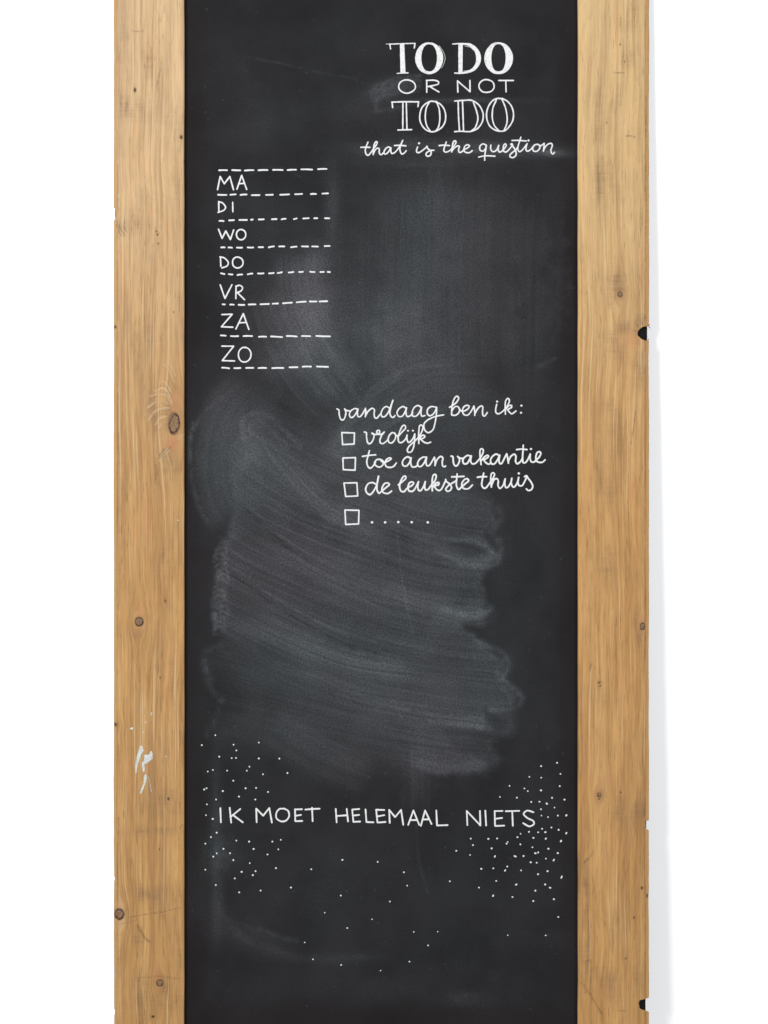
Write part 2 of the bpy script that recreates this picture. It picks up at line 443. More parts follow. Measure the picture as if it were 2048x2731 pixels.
    line([(1270, 1710), (1335, 1740), (1360, 1775), (1345, 1800)], 8, .09, 105, .7)
    line([(1330, 1800), (1385, 1850), (1392, 1868), (1370, 1890), (1310, 1895)], 8, .10, 106, .7)
    line([(1150, 1925), (1230, 1935), (1310, 1945)], 7, .08, 107, .7)
    # ragged left rim of the mass
    for i, pts in enumerate([[(600, 1440), (575, 1490), (580, 1540)], [(580, 1540), (570, 1600), (572, 1650)], [(572, 1640), (568, 1690)],
                             [(590, 1720), (550, 1738), (545, 1770), (560, 1810)], [(545, 1770), (560, 1830), (590, 1870)], [(590, 1870), (570, 1920), (552, 1960)],
                             [(650, 1090), (640, 1130), (650, 1170)]]):
        line(pts, 9, .07 if i < 3 else .035, 110 + i, .95)
    for i in range(16):
        yy = 1470 + i * 14; xx = 574 - 5 * math.sin(i)
        line([(xx, yy), (xx + 10, yy - 8), (xx + 24, yy - 6), (xx + 30, yy + 4)], 3.5, .09, 130 + i, .8)
    # spiral where the cloth turned
    line([(650, 1170), (645, 1130), (665, 1105), (705, 1105), (750, 1140), (800, 1190)], 7, .07, 120, .6)
    line([(665, 1165), (665, 1135), (690, 1122), (725, 1145), (770, 1190)], 5, .06, 121, .6)
    # cross arcs right of the week list
    line([(880, 1190), (940, 1120), (1000, 1050), (1060, 1000)], 12, .05, 122, .7)
    line([(900, 1210), (970, 1160), (1050, 1120), (1180, 1090)], 10, .04, 123, .7)
    line([(955, 1080), (1010, 1020), (1100, 980), (1200, 975)], 6, .05, 124, .7)
    line([(1440, 975), (1480, 955)], 6, .06, 125, .7)
    line([(1060, 1430), (1075, 1560), (1100, 1690)], 3.5, .05, 126, .7)
    line([(860, 900), (900, 980), (950, 1060)], 9, .05, 127, .8)
    smudge(905, 1185, 60, 50, .07, -30, 128)
    # --- heading: cloth marks
    for i in range(7):
        y = 200 + i * 7
        line([(985 + i * 3, y + 42), (1015, y + 22), (1060, y + 5), (1120, y)], 4, .085 - .006 * i, 140 + i, .9)
    smudge(1030, 235, 80, 34, .08, -20, 147, 30, 12)
    smudge(960, 290, 120, 60, .03, 0, 247)
    smudge(1010, 390, 110, 16, .07, 0, 248, 40, 8)
    line([(1000, 295), (1050, 288), (1100, 272)], 7, .05, 148, .8)
    smudge(1230, 265, 200, 10, .07, 0, 149, 50, 8)
    smudge(1080, 375, 100, 26, .05, 0, 150)
    smudge(1310, 395, 240, 24, .13, 2, 151, 40, 7)
    smudge(1470, 405, 46, 14, .16, 6, 152, 30, 5)
    smudge(990, 405, 60, 14, .07, 0, 153, 30, 6)
    smudge(1100, 430, 200, 24, .05, 0, 154, 50, 9)
    line([(660, 150), (760, 170), (870, 195), (950, 208)], 3, .035, 155, .9)
    line([(665, 465), (720, 445), (760, 448), (800, 470)], 3, .03, 156, .8)
    line([(590, 560), (600, 640), (612, 720)], 2.5, .035, 157, .8)
    smudge(700, 320, 130, 90, .022, 0, 158)
    smudge(885, 540, 26, 130, .08, 0, 159, 12, 70)
    # --- below the mass
    wipe([(1110, 1990), (1115, 2080), (1112, 2200)], 60, .075, keep=.2, freq=6, seed=160, e0=30, e1=140, soft=.8)
    wipe([(700, 1920), (840, 2010), (1000, 2080)], 90, .05, keep=.2, freq=9, seed=161, e0=60, e1=60, soft=.8)
    wipe([(1110, 2030), (1200, 2050), (1310, 2040)], 30, .11, keep=.3, freq=7, seed=162, e0=10, e1=40, soft=.7)
    line([(1110, 2200), (1118, 2300), (1140, 2380)], 4, .03, 163, .7)
    smudge(590, 2280, 60, 60, .09, 0, 164, 16, 16)
    smudge(575, 2200, 20, 200, .055, 0, 165, 14, 60)
    smudge(580, 2420, 20, 120, .05, 0, 265, 14, 60)
    for i in range(9):
        o = i * 9
        line([(575 + o * .8, 2400 + o * 1.1), (610 + o, 2475 + o * .8), (690 + o, 2520 + o * .55), (800 + o, 2548 + o * .3), (980 + o, 2552)], 10, .006 - .0004 * i, 170 + i, .95)
    line([(690, 2478), (740, 2500), (790, 2512)], 7, .04, 180, .8)
    smudge(670, 2500, 150, 60, .035, 20, 181, 70, 12)
    smudge(1230, 2665, 60, 26, .05, 0, 182, 14, 14)
    smudge(1040, 2640, 120, 40, .02, 0, 183, 30, 16)
    smudge(800, 2350, 300, 160, .018, 0, 184, 70, 40)
    # specks
    rs = np.random.RandomState(4)
    for k in range(260):
        x, y = rs.uniform(505, 1530), rs.uniform(20, 2710)
        r = rs.uniform(1.4, 2.4)
        sel = np.where((abs(X - x) < 8) & (abs(Y - y) < 8))
        D[sel] += rs.uniform(.04, .13) * np.exp(-((X[sel] - x) ** 2 + (Y[sel] - y) ** 2) / (r * r))
    return np.clip(D, 0, 1)

def slate_panel():
    x0, x1 = 305.5, 1726.5
    xs = np.unique(np.concatenate([[x0, 400, 486], np.arange(490, 1545, 3.0), [1546, 1640, x1]]))
    ys = np.unique(np.concatenate([[-EXT, -45], np.arange(0, 2734, 3.0), [2776, H + EXT]]))
    X, Y = np.meshgrid(xs, ys)
    nx, ny = len(xs), len(ys)
    D = dust_field(X, Y)
    # nearest the planks and foot the board is browner and darker
    e = np.minimum(np.minimum(X - 491, 1541 - X), (2731 - Y) * 0.8)
    edge = (1 - sstep(5, 85, e + (fbm(X / 60, Y / 120, 8) - 0.5) * 40)) * 0.85
    xr = X.copy()
    xr[:, -1] = np.interp(ys, [0, 900, 2200, 2731], [1726.5, 1727, 1724.5, 1722.5])  # the panel runs a touch out of true
    v = np.stack([lx(xr), np.full_like(X, SLATE), lz(Y)], -1).reshape(-1, 3)
    idx = np.arange(nx * ny).reshape(ny, nx)
    f = np.stack([idx[:-1, :-1], idx[1:, :-1], idx[1:, 1:], idx[:-1, 1:]], -1).reshape(-1, 4)
    # back and rims
    rim = np.concatenate([idx[0, :], idx[1:, -1], idx[-1, -2::-1], idx[-2:0:-1, 0]])
    bv = v[rim].copy(); bv[:, 1] = 0.0
    n0 = len(v)
    v = np.vstack([v, bv]); k = len(rim)
    a = np.arange(k); b2 = (a + 1) % k
    rf = np.stack([rim[a], rim[b2], n0 + b2, n0 + a], -1)
    cc = [n0, n0 + nx - 1, n0 + nx - 1 + ny - 1, n0 + 2 * (nx - 1) + ny - 1]
    f = np.vstack([f, rf, np.array([cc])])
    pad = np.zeros(k)
    o = mesh_np('writing_panel', v, f, M_SLATE, board, {'dust': np.concatenate([D.ravel(), pad]), 'edge': np.concatenate([edge.ravel(), pad + 1])}, smooth=False)
    o['label'] = 'black writing panel smeared with wiped chalk dust'
    return o
slate = slate_panel()

# ------------------------------------------------------------------ planks
def plank(side, x_out, x_in, mat, knots, holes, marks, stains, pinks, notches, label, lites=()):
    """side -1 left, +1 right.  A dense sheet whose outline, knots, holes and cracks are real relief."""
    cols = 84
    ys = np.unique(np.round(np.concatenate([np.arange(-EXT, H + EXT + 1, 2.9)] + [np.arange(n[0] - n[1] - 6, n[0] + n[1] + 6, 0.9) for n in notches]), 2))
    outer = np.full(ys.shape, float(x_out)) + side * ((fbm(ys / 160, ys * 0, 5 + side) - 0.5) * 3.0 + (noise(ys / 30, ys * 0, 9 + side) - 0.5) * 0.6)
    for (cy, r, depth, kind) in notches:
        t = (ys - cy) / r
        if kind == 'round': cut = np.sqrt(np.clip(1 - t * t, 0, 1)) * depth
        else: cut = (1 - sstep(0.72, 1.0, np.abs(t))) * depth
        cut = cut + (cut > 0) * (noise(ys / 2.5, ys * 0, 77) - .5) * 2.2
        outer = outer - side * cut
    inner = np.full(ys.shape, float(x_in)) + (noise(ys / 90, ys * 0, 12) - 0.5) * 1.0
    CH = 9.0
    # cross positions: side wall bottom, outer edge, chamfer, body, inner edge bevel, inner wall bottom
    tt = np.linspace(0, 1, cols)
    X = []; DEP = []; CHM = []
    ch_x = x_out - side * CH
    for j in range(len(ys)):
        o_, i_ = outer[j], inner[j]
        c_ = ch_x if (ch_x - o_) * -side > 1.5 else o_ - side * 1.5
        body0 = c_ - side * 0.01; body1 = i_ + side * 2.0
        row = np.concatenate([[o_, o_, (o_ + c_) / 2, c_], body0 + (body1 - body0) * tt[1:], [i_, i_]])
        X.append(row)
    X = np.array(X)
    nc = X.shape[1]
    Y = np.repeat(ys[:, None], nc, 1)
    depth = np.zeros_like(X)                     # how far below the front face, metres
    cham = np.zeros_like(X)
    depth[:, 0] = T_PLANK; depth[:, 1] = 0.0045; depth[:, 2] = 0.0020; depth[:, 3] = 0.0003
    near = np.abs(X[:, 1] - (x_out)) > 3         # chamfer vanishes inside a notch
    depth[near, 1] = 0.0012; depth[near, 2] = 0.0006; depth[near, 3] = 0.0
    depth[:, -2] = 0.0012; depth[:, -1] = T_PLANK
    cham[:, :3] = 1; cham[:, 3] = .2
    # grain flow around the knots
    g = X + (fbm(Y / 420, X / 400, 31 + side, 3) - 0.5) * 24 + (fbm(X / 60, Y / 300, 41 + side, 3) - 0.5) * 5
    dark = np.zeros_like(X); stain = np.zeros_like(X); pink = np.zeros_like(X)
    for (cx, cy, rx, ry, infl) in knots:
        dx = X - cx; dy = (Y - cy)
        R = rx * infl
        rho2 = dx * dx + (dy * rx / ry / 1.9) ** 2 + 1e-6
        fall = np.exp(-(rho2 / (R * 3.2) ** 2))
        g = g - dx * np.minimum(R * R / rho2, 1.0) * fall
        k = np.sqrt((dx / rx) ** 2 + (dy / ry) ** 2)
        depth += 0.0006 * np.exp(-((k - 1.05) / 0.12) ** 2) * (depth < 0.0025)
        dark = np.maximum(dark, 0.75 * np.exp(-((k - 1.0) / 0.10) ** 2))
        stain += 0.50 * np.exp(-((k - 1.0) / 1.4) ** 2) * (k > 1) * noise(X / 7, Y / 18, 5)
        pink += 0.55 * np.exp(-(dx / (rx * 0.9)) ** 2 - ((np.abs(dy) - ry * 1.7) / (ry * 0.8)) ** 2)
    for (cx, cy, rx, ry) in holes:
        k = ((X - cx) / rx) ** 2 + ((Y - cy) / ry) ** 2
        dark = np.maximum(dark, np.exp(-k ** 1.5 * .8)); depth += 0.0025 * np.exp(-k ** 2) * (depth < 0.003)  # holes coloured dark inside, shade painted on top of the relief
        g = g - (X - cx) * np.exp(-k / 14) * 0.7
        stain += 0.25 * np.exp(-((X - cx) / (rx * 2.2)) ** 2 - ((Y - cy) / (ry * 6)) ** 2)
    for (pts, w, a) in marks:
        P = catmull(pts, 1.5)
        x0, y0 = P.min(0) - 10; x1, y1 = P.max(0) + 10
        sel = np.where((X > x0) & (X < x1) & (Y > y0) & (Y < y1))
        best = np.full(X[sel].shape, 1e9)
        for q in P: best = np.minimum(best, (X[sel] - q[0]) ** 2 + (Y[sel] - q[1]) ** 2)
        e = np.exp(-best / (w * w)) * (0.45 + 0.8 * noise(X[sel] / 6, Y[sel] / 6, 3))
        dark[sel] = np.maximum(dark[sel], a * e); depth[sel] += 0.0004 * e  # cracks and grooves coloured dark, standing in for weak self-shadow
    lite = np.zeros_like(X)
    for (pts, w, a) in lites:
        P = catmull(pts, 1.5)
        x0, y0 = P.min(0) - 14; x1, y1 = P.max(0) + 14
        sel = np.where((X > x0) & (X < x1) & (Y > y0) & (Y < y1))
        best = np.full(X[sel].shape, 1e9); bd = best.copy()
        for q in P:
            best = np.minimum(best, (X[sel] - q[0]) ** 2 + (Y[sel] - q[1]) ** 2)
            bd = np.minimum(bd, (X[sel] - q[0] - 1) ** 2 + (Y[sel] - q[1] - w * 2.1) ** 2)
        brk = 0.35 + 0.9 * noise(X[sel] / 7, Y[sel] / 7, 13)
        e = np.exp(-best / (w * w)) * brk
        lite[sel] = np.maximum(lite[sel], a * e); depth[sel] -= 0.0002 * e
        stain[sel] += 0.55 * a * np.exp(-bd / (w * w * 1.4)) * brk; depth[sel] += 0.0003 * np.exp(-bd / (w * w))
    for (cx, cy, rx, ry, a, sd) in stains:
        k = ((X - cx) / rx) ** 2 + ((Y - cy) / ry) ** 2
        stain += a * np.exp(-k * 1.4) * np.clip(2.2 * fbm(X / 22, Y / 40, sd, 3) - .35, 0, 1.6)
    for (cx, cy, rx, ry, a) in pinks:
        k = ((X - cx) / rx) ** 2 + ((Y - cy) / ry) ** 2
        pink += a * np.exp(-k * 1.4)
    # the knotty edge of the chamfer is coloured darker in places
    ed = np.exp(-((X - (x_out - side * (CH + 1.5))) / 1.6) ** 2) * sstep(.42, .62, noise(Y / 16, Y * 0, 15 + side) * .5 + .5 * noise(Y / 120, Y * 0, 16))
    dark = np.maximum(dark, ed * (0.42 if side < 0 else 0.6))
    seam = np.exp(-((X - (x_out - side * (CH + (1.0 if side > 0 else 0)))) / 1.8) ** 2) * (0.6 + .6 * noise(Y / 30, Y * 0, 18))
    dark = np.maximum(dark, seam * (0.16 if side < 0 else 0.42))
    pale = np.clip(np.interp(Y, [-100, 300, 620, 900, 1150, 1400, 2900], [.95, .85, .66, .42, .16, .04, 0]) + (fbm(X / 40, Y / 200, 61) - .5) * .35, 0, 1)
    v = np.stack([lx(X), FRONT + depth, lz(Y)], -1).reshape(-1, 3)
    ny = len(ys)
    idx = np.arange(nc * ny).reshape(ny, nc)
    if side > 0: q = [idx[:-1, :-1], idx[:-1, 1:], idx[1:, 1:], idx[1:, :-1]]
    else: q = [idx[:-1, :-1], idx[1:, :-1], idx[1:, 1:], idx[:-1, 1:]]
    f = np.stack(q, -1).reshape(-1, 4)
    capa = []
    for r in (0, ny - 1):
        for c in range(1, nc - 2):
            capa.append((idx[r, 0] if c == 1 else idx[r, c], idx[r, c], idx[r, c + 1], idx[r, nc - 1]))
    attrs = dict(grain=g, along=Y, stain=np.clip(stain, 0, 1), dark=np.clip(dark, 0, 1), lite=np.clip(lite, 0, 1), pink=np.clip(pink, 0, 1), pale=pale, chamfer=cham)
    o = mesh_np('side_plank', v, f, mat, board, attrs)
    o['label'] = label
    return o

def knot(parent, cx, cy, rx, ry, tilt=0, clip_x=None, seed=0):
    v = [(0, 0, 0)]; rad = [0.0]; rings = 7; seg = 40
    for r in range(1, rings + 1):
        for s in range(seg):
            a = 2 * math.pi * s / seg
            k = r / rings
            w = 1 + 0.09 * (float(noise(math.cos(a) * 1.7 + 9, math.sin(a) * 1.7 + 9, seed)) - 0.5) * 2
            v.append((math.cos(a) * k * w, math.sin(a) * k * w, 0)); rad.append(k)
    out = []
    ct, st_ = math.cos(tilt), math.sin(tilt)
    for (a, b, _), k in zip(v, rad):
        x = a * rx; y = b * ry
        x, y = x * ct - y * st_, x * st_ + y * ct
        px = cx + x
        if clip_x is not None: px = min(px, clip_x) if clip_x > cx else max(px, clip_x)
        h = 0.00035 + 0.0006 * (1 - k * k) - (0.0007 if k > .99 else 0)
        out.append((lx(px), FRONT - h, lz(cy + y)))
    f = [(0, 1 + (s + 1) % seg, 1 + s) for s in range(seg)]
    for r in range(rings - 1):
        for s in range(seg):
            a0 = 1 + r * seg + s; a1 = 1 + r * seg + (s + 1) % seg
            f.append((a0, a1, a1 + seg, a0 + seg))
    o = mesh_np('knot', out, f, M_KNOT, parent, {'rad': rad})
    return o

KL = [(464, 1130, 15, 28, 1.7), (371, 1658, 11, 13, 1.7), (318, 2438, 13, 15, 1.6), (426, 2622, 9, 10, 1.7)]
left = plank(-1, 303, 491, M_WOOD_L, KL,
    [(360, 240, 3.2, 5.5), (483.5, 366, 3.5, 5), (306, 872, 3.4, 4), (308, 1933, 4.5, 5), (449, 2131, 2.6, 4), (463, 833, 1.8, 1.8), (417.5, 617, 1.6, 2.2),
     (420, 626, 2.2, 3), (422, 650, 1.8, 2), (441, 1603, 2, 2.4), (427, 1808, 1.5, 2), (408, 2712, 3.6, 3.2), (425, 2266, 1.6, 2), (407, 654, 1.2, 1.4)],
    [([(352, 82), (366, 84), (382, 82)], 1.4, .55), ([(432, 150), (427, 190), (421, 215), (418, 245)], 1.2, .5),
     ([(347, 2447), (380, 2440), (425, 2434), (480, 2421)], 1.2, .55), ([(325, 2465), (360, 2455)], 1.2, .4),
     ([(368, 2470), (385, 2500), (398, 2512)], 3.2, .45), ([(434, 2440), (435, 2500), (440, 2560)], 1.4, .4),
     ([(370, 2610), (368, 2650), (372, 2731)], 1.8, .45), ([(362, 2608), (395, 2608), (420, 2604), (485, 2612)], 1.3, .35),
     ([(369, 1700), (370, 1760), (372, 1820)], 1.2, .35), ([(430, 1860), (428, 1880), (430, 1900)], 2, .35),
     ([(317, 600), (325, 615), (332, 628)], 2, .5), ([(312, 600), (318, 620), (326, 630)], 1.6, .5), ([(322, 598), (333, 612), (340, 620)], 1.4, .35),
     ([(418, 585), (419, 600), (416, 615)], 1.4, .4),
     ([(443, 1195), (432, 1205), (425, 1215)], 2.4, .55), ([(456, 1192), (440, 1210), (428, 1222)], 2, .5), ([(415, 1240), (420, 1260), (412, 1290)], 3, .25),
     ([(406, 1105), (430, 1090), (450, 1092), (460, 1100)], 1.6, .25), ([(400, 1120), (425, 1105), (448, 1106)], 1.6, .25),
     ([(412, 1060), (430, 1048), (448, 1054), (455, 1070)], 1.6, .3), ([(405, 1085), (420, 1072), (440, 1074), (456, 1090)], 1.6, .28),
     ([(414, 1040), (430, 1030), (445, 1036), (458, 1060)], 1.5, .28), ([(446, 980), (455, 1010), (470, 1040)], 1.3, .25),
     ([(330, 2165), (332, 2180)], 2, .4), ([(316, 2180), (316, 2200)], 1.8, .45), ([(486, 2200), (480, 2210)], 2, .4)],
    [(350, 285, 60, 34, .75, 1), (395, 155, 16, 60, .6, 2), (460, 300, 60, 60, .35, 3), (345, 600, 55, 30, .6, 4), (470, 480, 16, 90, .35, 5),
     (405, 900, 70, 60, .35, 6), (445, 1250, 40, 60, .75, 7), (400, 1110, 50, 60, .35, 8), (430, 1500, 50, 110, .45, 9), (365, 1690, 16, 22, .7, 10),
     (455, 1790, 30, 110, .40, 11), (430, 2150, 70, 60, .55, 12), (400, 2215, 90, 16, .8, 13), (390, 2385, 75, 24, .75, 14), (445, 2400, 50, 40, .4, 24),
     (375, 2500, 26, 50, .55, 15), (478, 2520, 18, 90, .7, 16), (440, 2660, 60, 60, .65, 17), (375, 2660, 30, 90, .7, 18), (322, 2550, 16, 120, .45, 19),
     (320, 200, 12, 240, .28, 20), (318, 1500, 10, 300, .4, 21), (360, 1960, 60, 60, .25, 22), (480, 800, 14, 200, .3, 23)],
    [(392, 1390, 8, 90, .55), (396, 860, 9, 45, .4), (470, 1060, 10, 26, .7), (455, 1185, 24, 20, .75), (374, 1620, 8, 14, .5), (396, 2050, 12, 12, .4), (420, 2590, 14, 22, .5)],
    [(570, 17, 6.0, 'round'), (2700, 7, 3.0, 'round'), (2345, 6, 1.5, 'round')],
    'left pine plank with a large oval knot and white paint splashes',
    [(crop(280, 680, 3.254)(p), w, a) for p, w, a in [
        ([(430, 1180), (500, 1155), (545, 1190), (578, 1290)], 2.0, .8), ([(395, 1225), (480, 1208), (540, 1218), (562, 1265)], 2.0, .8), ([(372, 1325), (430, 1285), (500, 1272), (540, 1290)], 2.0, .75),
        ([(380, 1430), (430, 1362), (500, 1332), (555, 1330)], 2.2, .85), ([(436, 1480), (470, 1425), (530, 1400)], 1.8, .7), ([(500, 1095), (540, 1130), (572, 1190)], 1.7, .7),
        ([(510, 950), (560, 1010), (598, 1110)], 1.5, .6), ([(545, 930), (580, 980), (606, 1050)], 1.4, .5), ([(470, 1500), (490, 1470), (530, 1450)], 1.6, .5),
        ([(470, 1790), (510, 1740), (560, 1690)], 2.0, .8), ([(450, 1750), (490, 1715), (540, 1680)], 1.8, .7), ([(640, 1600), (665, 1570), (680, 1560)], 1.8, .5),
        ([(350, 1250), (340, 1320), (350, 1400)], 1.8, .3), ([(440, 1540), (436, 1640), (440, 1740)], 1.6, .5)]]
    + [(crop(280, 0, 3.254)(p), w, a) for p, w, a in [
        ([(255, 1800), (275, 1700), (295, 1620)], 1.6, .5), ([(340, 1560), (385, 1660), (425, 1720)], 1.6, .55), ([(320, 1600), (345, 1740), (355, 1760)], 1.8, .5), ([(445, 1860), (450, 1960), (470, 2010)], 2.0, .6),
        ([(110, 1905), (135, 1950), (165, 2010)], 1.3, .5), ([(125, 1890), (160, 1940), (190, 1980)], 1.3, .4), ([(600, 1750), (610, 1900), (615, 2100)], 1.4, .5), ([(115, 1690), (118, 1720)], 2.2, .8), ([(118, 1760), (120, 1800)], 1.8, .6)]])
KR = [(1653.5, 785, 6.5, 7.5, 2.2), (1713, 1671, 7, 9.5, 1.8), (1598, 2120, 6.5, 7.5, 2.0)]
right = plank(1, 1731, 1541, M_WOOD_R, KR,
    [(1654.5, 118, 1.8, 2), (1666.5, 165, 1.4, 1.4), (1712, 2369, 3, 3.6), (1691, 2448, 2, 2.8), (1669, 2557, 2, 2.2), (1725, 2390, 2.6, 5), (1618, 328, 1.6, 1.6),
     (1598, 2131, 1.8, 1.8), (1656, 2114, 1.8, 1.8), (1598, 1821, 3, 2), (1601, 1830, 2.4, 2)],
    [([(1637, 193), (1650, 194), (1665, 195)], 1.5, .6), ([(1671, 362), (1680, 363), (1694, 365)], 1.6, .65), ([(1695, 1095), (1690, 1140), (1683, 1185)], 1.3, .6),
     ([(1577, 1770), (1573, 1790)], 2, .5), ([(1559, 2300), (1566, 2292), (1570, 2290)], 2.2, .6), ([(1583, 2270), (1576, 2285)], 1.6, .4),
     ([(1562, 2565), (1576, 2566), (1574, 2640), (1577, 2655)], 1.6, .5), ([(1563, 2568), (1562, 2600), (1561, 2650)], 1.3, .4),
     ([(1550, 2620), (1575, 2655), (1605, 2705)], 2.6, .35), ([(1550, 2600), (1558, 2618)], 1.4, .4), ([(1648, 2695), (1668, 2698)], 1.6, .35),
     ([(1643, 905), (1655, 960), (1648, 1000)], 2, .2), ([(1622, 1620), (1620, 1700), (1624, 1900), (1622, 2040)], 1.1, .28),
     ([(1721, 180), (1721.5, 400), (1721, 700)], 1.3, .65), ([(1721, 900), (1720.5, 1300), (1721, 1500)], 1.3, .6), ([(1721, 1700), (1721, 2000), (1720, 2180)], 1.3, .5),
     ([(1720, 2220), (1719, 2500), (1719, 2660)], 1.3, .5), ([(1721, -80), (1721, 200)], 1.3, .6),
     ([(1700, 866), (1702, 872)], 1.5, .6), ([(1712, 858), (1714, 868)], 1.5, .6), ([(1690, 880), (1696, 884)], 1.5, .5)],
    [(1680, 40, 40, 50, .6, 1), (1676, 160, 30, 40, .6, 2), (1600, 300, 26, 90, .5, 3), (1650, 260, 20, 60, .4, 4), (1600, 450, 20, 90, .7, 5), (1640, 520, 70, 70, .35, 6),
     (1650, 745, 60, 36, .65, 7), (1630, 800, 30, 40, .5, 8), (1706, 860, 24, 24, .7, 9), (1664, 875, 36, 22, .8, 10), (1640, 930, 50, 50, .6, 11), (1706, 960, 18, 90, .6, 12),
     (1625, 1120, 34, 60, .6, 13), (1620, 1260, 34, 110, .5, 14), (1575, 1490, 14, 100, .6, 15), (1615, 1520, 24, 100, .6, 16), (1692, 1650, 14, 40, .8, 17), (1705, 1710, 14, 40, .6, 18),
     (1600, 1850, 30, 60, .4, 19), (1712, 1900, 10, 200, .5, 20), (1700, 2160, 28, 30, .9, 21), (1650, 2160, 50, 60, .45, 22), (1556, 2350, 18, 120, .6, 23), (1568, 2450, 14, 110, .7, 24),
     (1640, 2480, 20, 90, .5, 25), (1625, 2620, 34, 60, .6, 26), (1700, 2600, 30, 40, .4, 27), (1560, 2560, 20, 60, .5, 28)],
    [(1690, 905, 40, 34, .55), (1645, 40, 12, 60, .25), (1545, 150, 4, 60, .5), (1625, 2078, 14, 14, .5), (1598, 2115, 20, 14, .3), (1545, 1540, 4, 60, .4), (1625, 2640, 18, 24, .3)],
    [(889, 20, 30, 'round'), (2201, 14, 9, 'flat'), (2679, 17, 19, 'round'), (2682, 19, 9, 'flat')],
    'right pine plank with three notches bored into its outer edge')
knot(left, 464, 1130, 15, 28, 0.14, seed=1)
knot(left, 371, 1658, 11, 12.5, -0.2, seed=2)
knot(left, 318, 2438, 12.5, 15, -0.3, seed=3)
knot(left, 426, 2622, 8.5, 9, 0, seed=4)
knot(right, 1653.5, 785, 6.5, 7, 0, seed=5)
knot(right, 1713.5, 1671, 7, 9.5, 0, 1719.5, seed=6)
knot(right, 1598, 2120, 6, 6.5, 0, seed=7)


# ------------------------------------------------------------------ chalk strokes
def ribbon(pts, w, seed, base, h=0.00035, step=1.6, closed=False, jitter=0.10, y_ref=SLATE, dz=0.0):
    """A raised rounded line following pts (photo px); returns verts, faces."""
    P = catmull(pts, step, closed)
    keep = [0]
    for i in range(1, len(P)):
        if np.hypot(*(P[i] - P[keep[-1]])) > 0.5: keep.append(i)
    P = P[keep]
    if len(P) < 2: P = np.vstack([P, P + [0.6, 0]])
    seglen = np.concatenate([[0], np.cumsum(np.hypot(*np.diff(P, axis=0).T))])
    T = np.gradient(P, axis=0); T /= np.maximum(np.hypot(T[:, 0], T[:, 1]), 1e-6)[:, None]
    Nn = np.stack([-T[:, 1], T[:, 0]], 1)
    w = w * 0.86
    hw = 0.5 * w * (1 + jitter * 2 * (noise(seglen / 9.0 + seed * 3.1, np.zeros_like(seglen), seed) - 0.5)
                    + jitter * 1.2 * (noise(seglen / 2.5 + seed, np.zeros_like(seglen), seed + 4) - .5))
    if not closed:
        r = w / 2
        # round caps
        pre = []; post = []
        for a in (1.35, 0.9, 0.45):
            pre.append((P[0] - T[0] * r * math.sin(a), Nn[0], r * math.cos(a)))
            post.append((P[-1] + T[-1] * r * math.sin(a), Nn[-1], r * math.cos(a)))
        post = post[::-1]
        P = np.vstack([[p[0] for p in pre], P, [p[0] for p in post]])
        Nn = np.vstack([[p[1] for p in pre], Nn, [p[1] for p in post]])
        hw = np.concatenate([[p[2] for p in pre], hw, [p[2] for p in post]])
        seglen = np.concatenate([[0, 0, 0], seglen, [seglen[-1]] * 3])
    n = len(P)
    hh = h * (0.75 + 0.5 * noise(seglen / 13 + seed * 1.7, np.zeros(n), seed + 8))
    v = []
    for off, z in ((-1, 0.00006), (-0.55, 0.8), (0.55, 0.82), (1, 0.00006)):
        q = P + Nn * (hw * off)[:, None]
        zz = np.full(n, z) if z < 0.01 else hh * z
        v.append(np.stack([lx(q[:, 0]), y_ref - zz - 0.00005 - dz, lz(q[:, 1])], 1))
    V = np.stack(v, 1).reshape(-1, 3)
    F = []
    for i in range(n - 1):
        for c in range(3):
            a = i * 4 + c
            F.append((base + a, base + a + 4, base + a + 5, base + a + 1))
    if not closed:
        F.append(tuple(base + c for c in (0, 1, 2, 3)))
        F.append(tuple(base + (n - 1) * 4 + c for c in (3, 2, 1, 0)))
    return V, F

SEED = [10]
def strokes_obj(name, strokes, label=None, mat=None, parent=None, bands=(), y_ref=SLATE):
    V = []; F = []; base = 0
    for bi, (outer, inner) in enumerate(bands):
        O = np.array(outer, float); I = np.array(inner, float); n = len(O)
        O = O + (np.stack([noise(np.arange(n) / 2., np.zeros(n), 5 + bi), noise(np.arange(n) / 2., np.ones(n), 9 + bi)], 1) - .5) * 1.0
        z = 0.00028 + bi * 0.00003
        v = np.vstack([np.stack([lx(O[:, 0]), np.full(n, y_ref - .0001), lz(O[:, 1])], 1), np.stack([lx(O[:, 0] * .9 + I[:, 0] * .1), np.full(n, y_ref - z), lz(O[:, 1] * .9 + I[:, 1] * .1)], 1),
                       np.stack([lx(O[:, 0] * .1 + I[:, 0] * .9), np.full(n, y_ref - z), lz(O[:, 1] * .1 + I[:, 1] * .9)], 1), np.stack([lx(I[:, 0]), np.full(n, y_ref - .0001), lz(I[:, 1])], 1)])
        V.append(v)
        for r in range(3):
            for i in range(n - 1):
                F.append((base + r * n + i, base + r * n + i + 1, base + (r + 1) * n + i + 1, base + (r + 1) * n + i))
        base += len(v)
    for k, s in enumerate(strokes):
        pts, w = s[0], s[1]
        closed = len(s) > 2 and s[2]
        SEED[0] += 1
        v, f = ribbon(pts, w, SEED[0], base, closed=closed, y_ref=y_ref, dz=k * 0.000012 + (0.00012 if bands else 0))
        V.append(v); F += f; base += len(v)
    o = mesh_np(name, np.vstack(V), F, mat or (M_FILL if bands else M_CHALK), parent or slate)
    if label: o['label'] = label
    return o

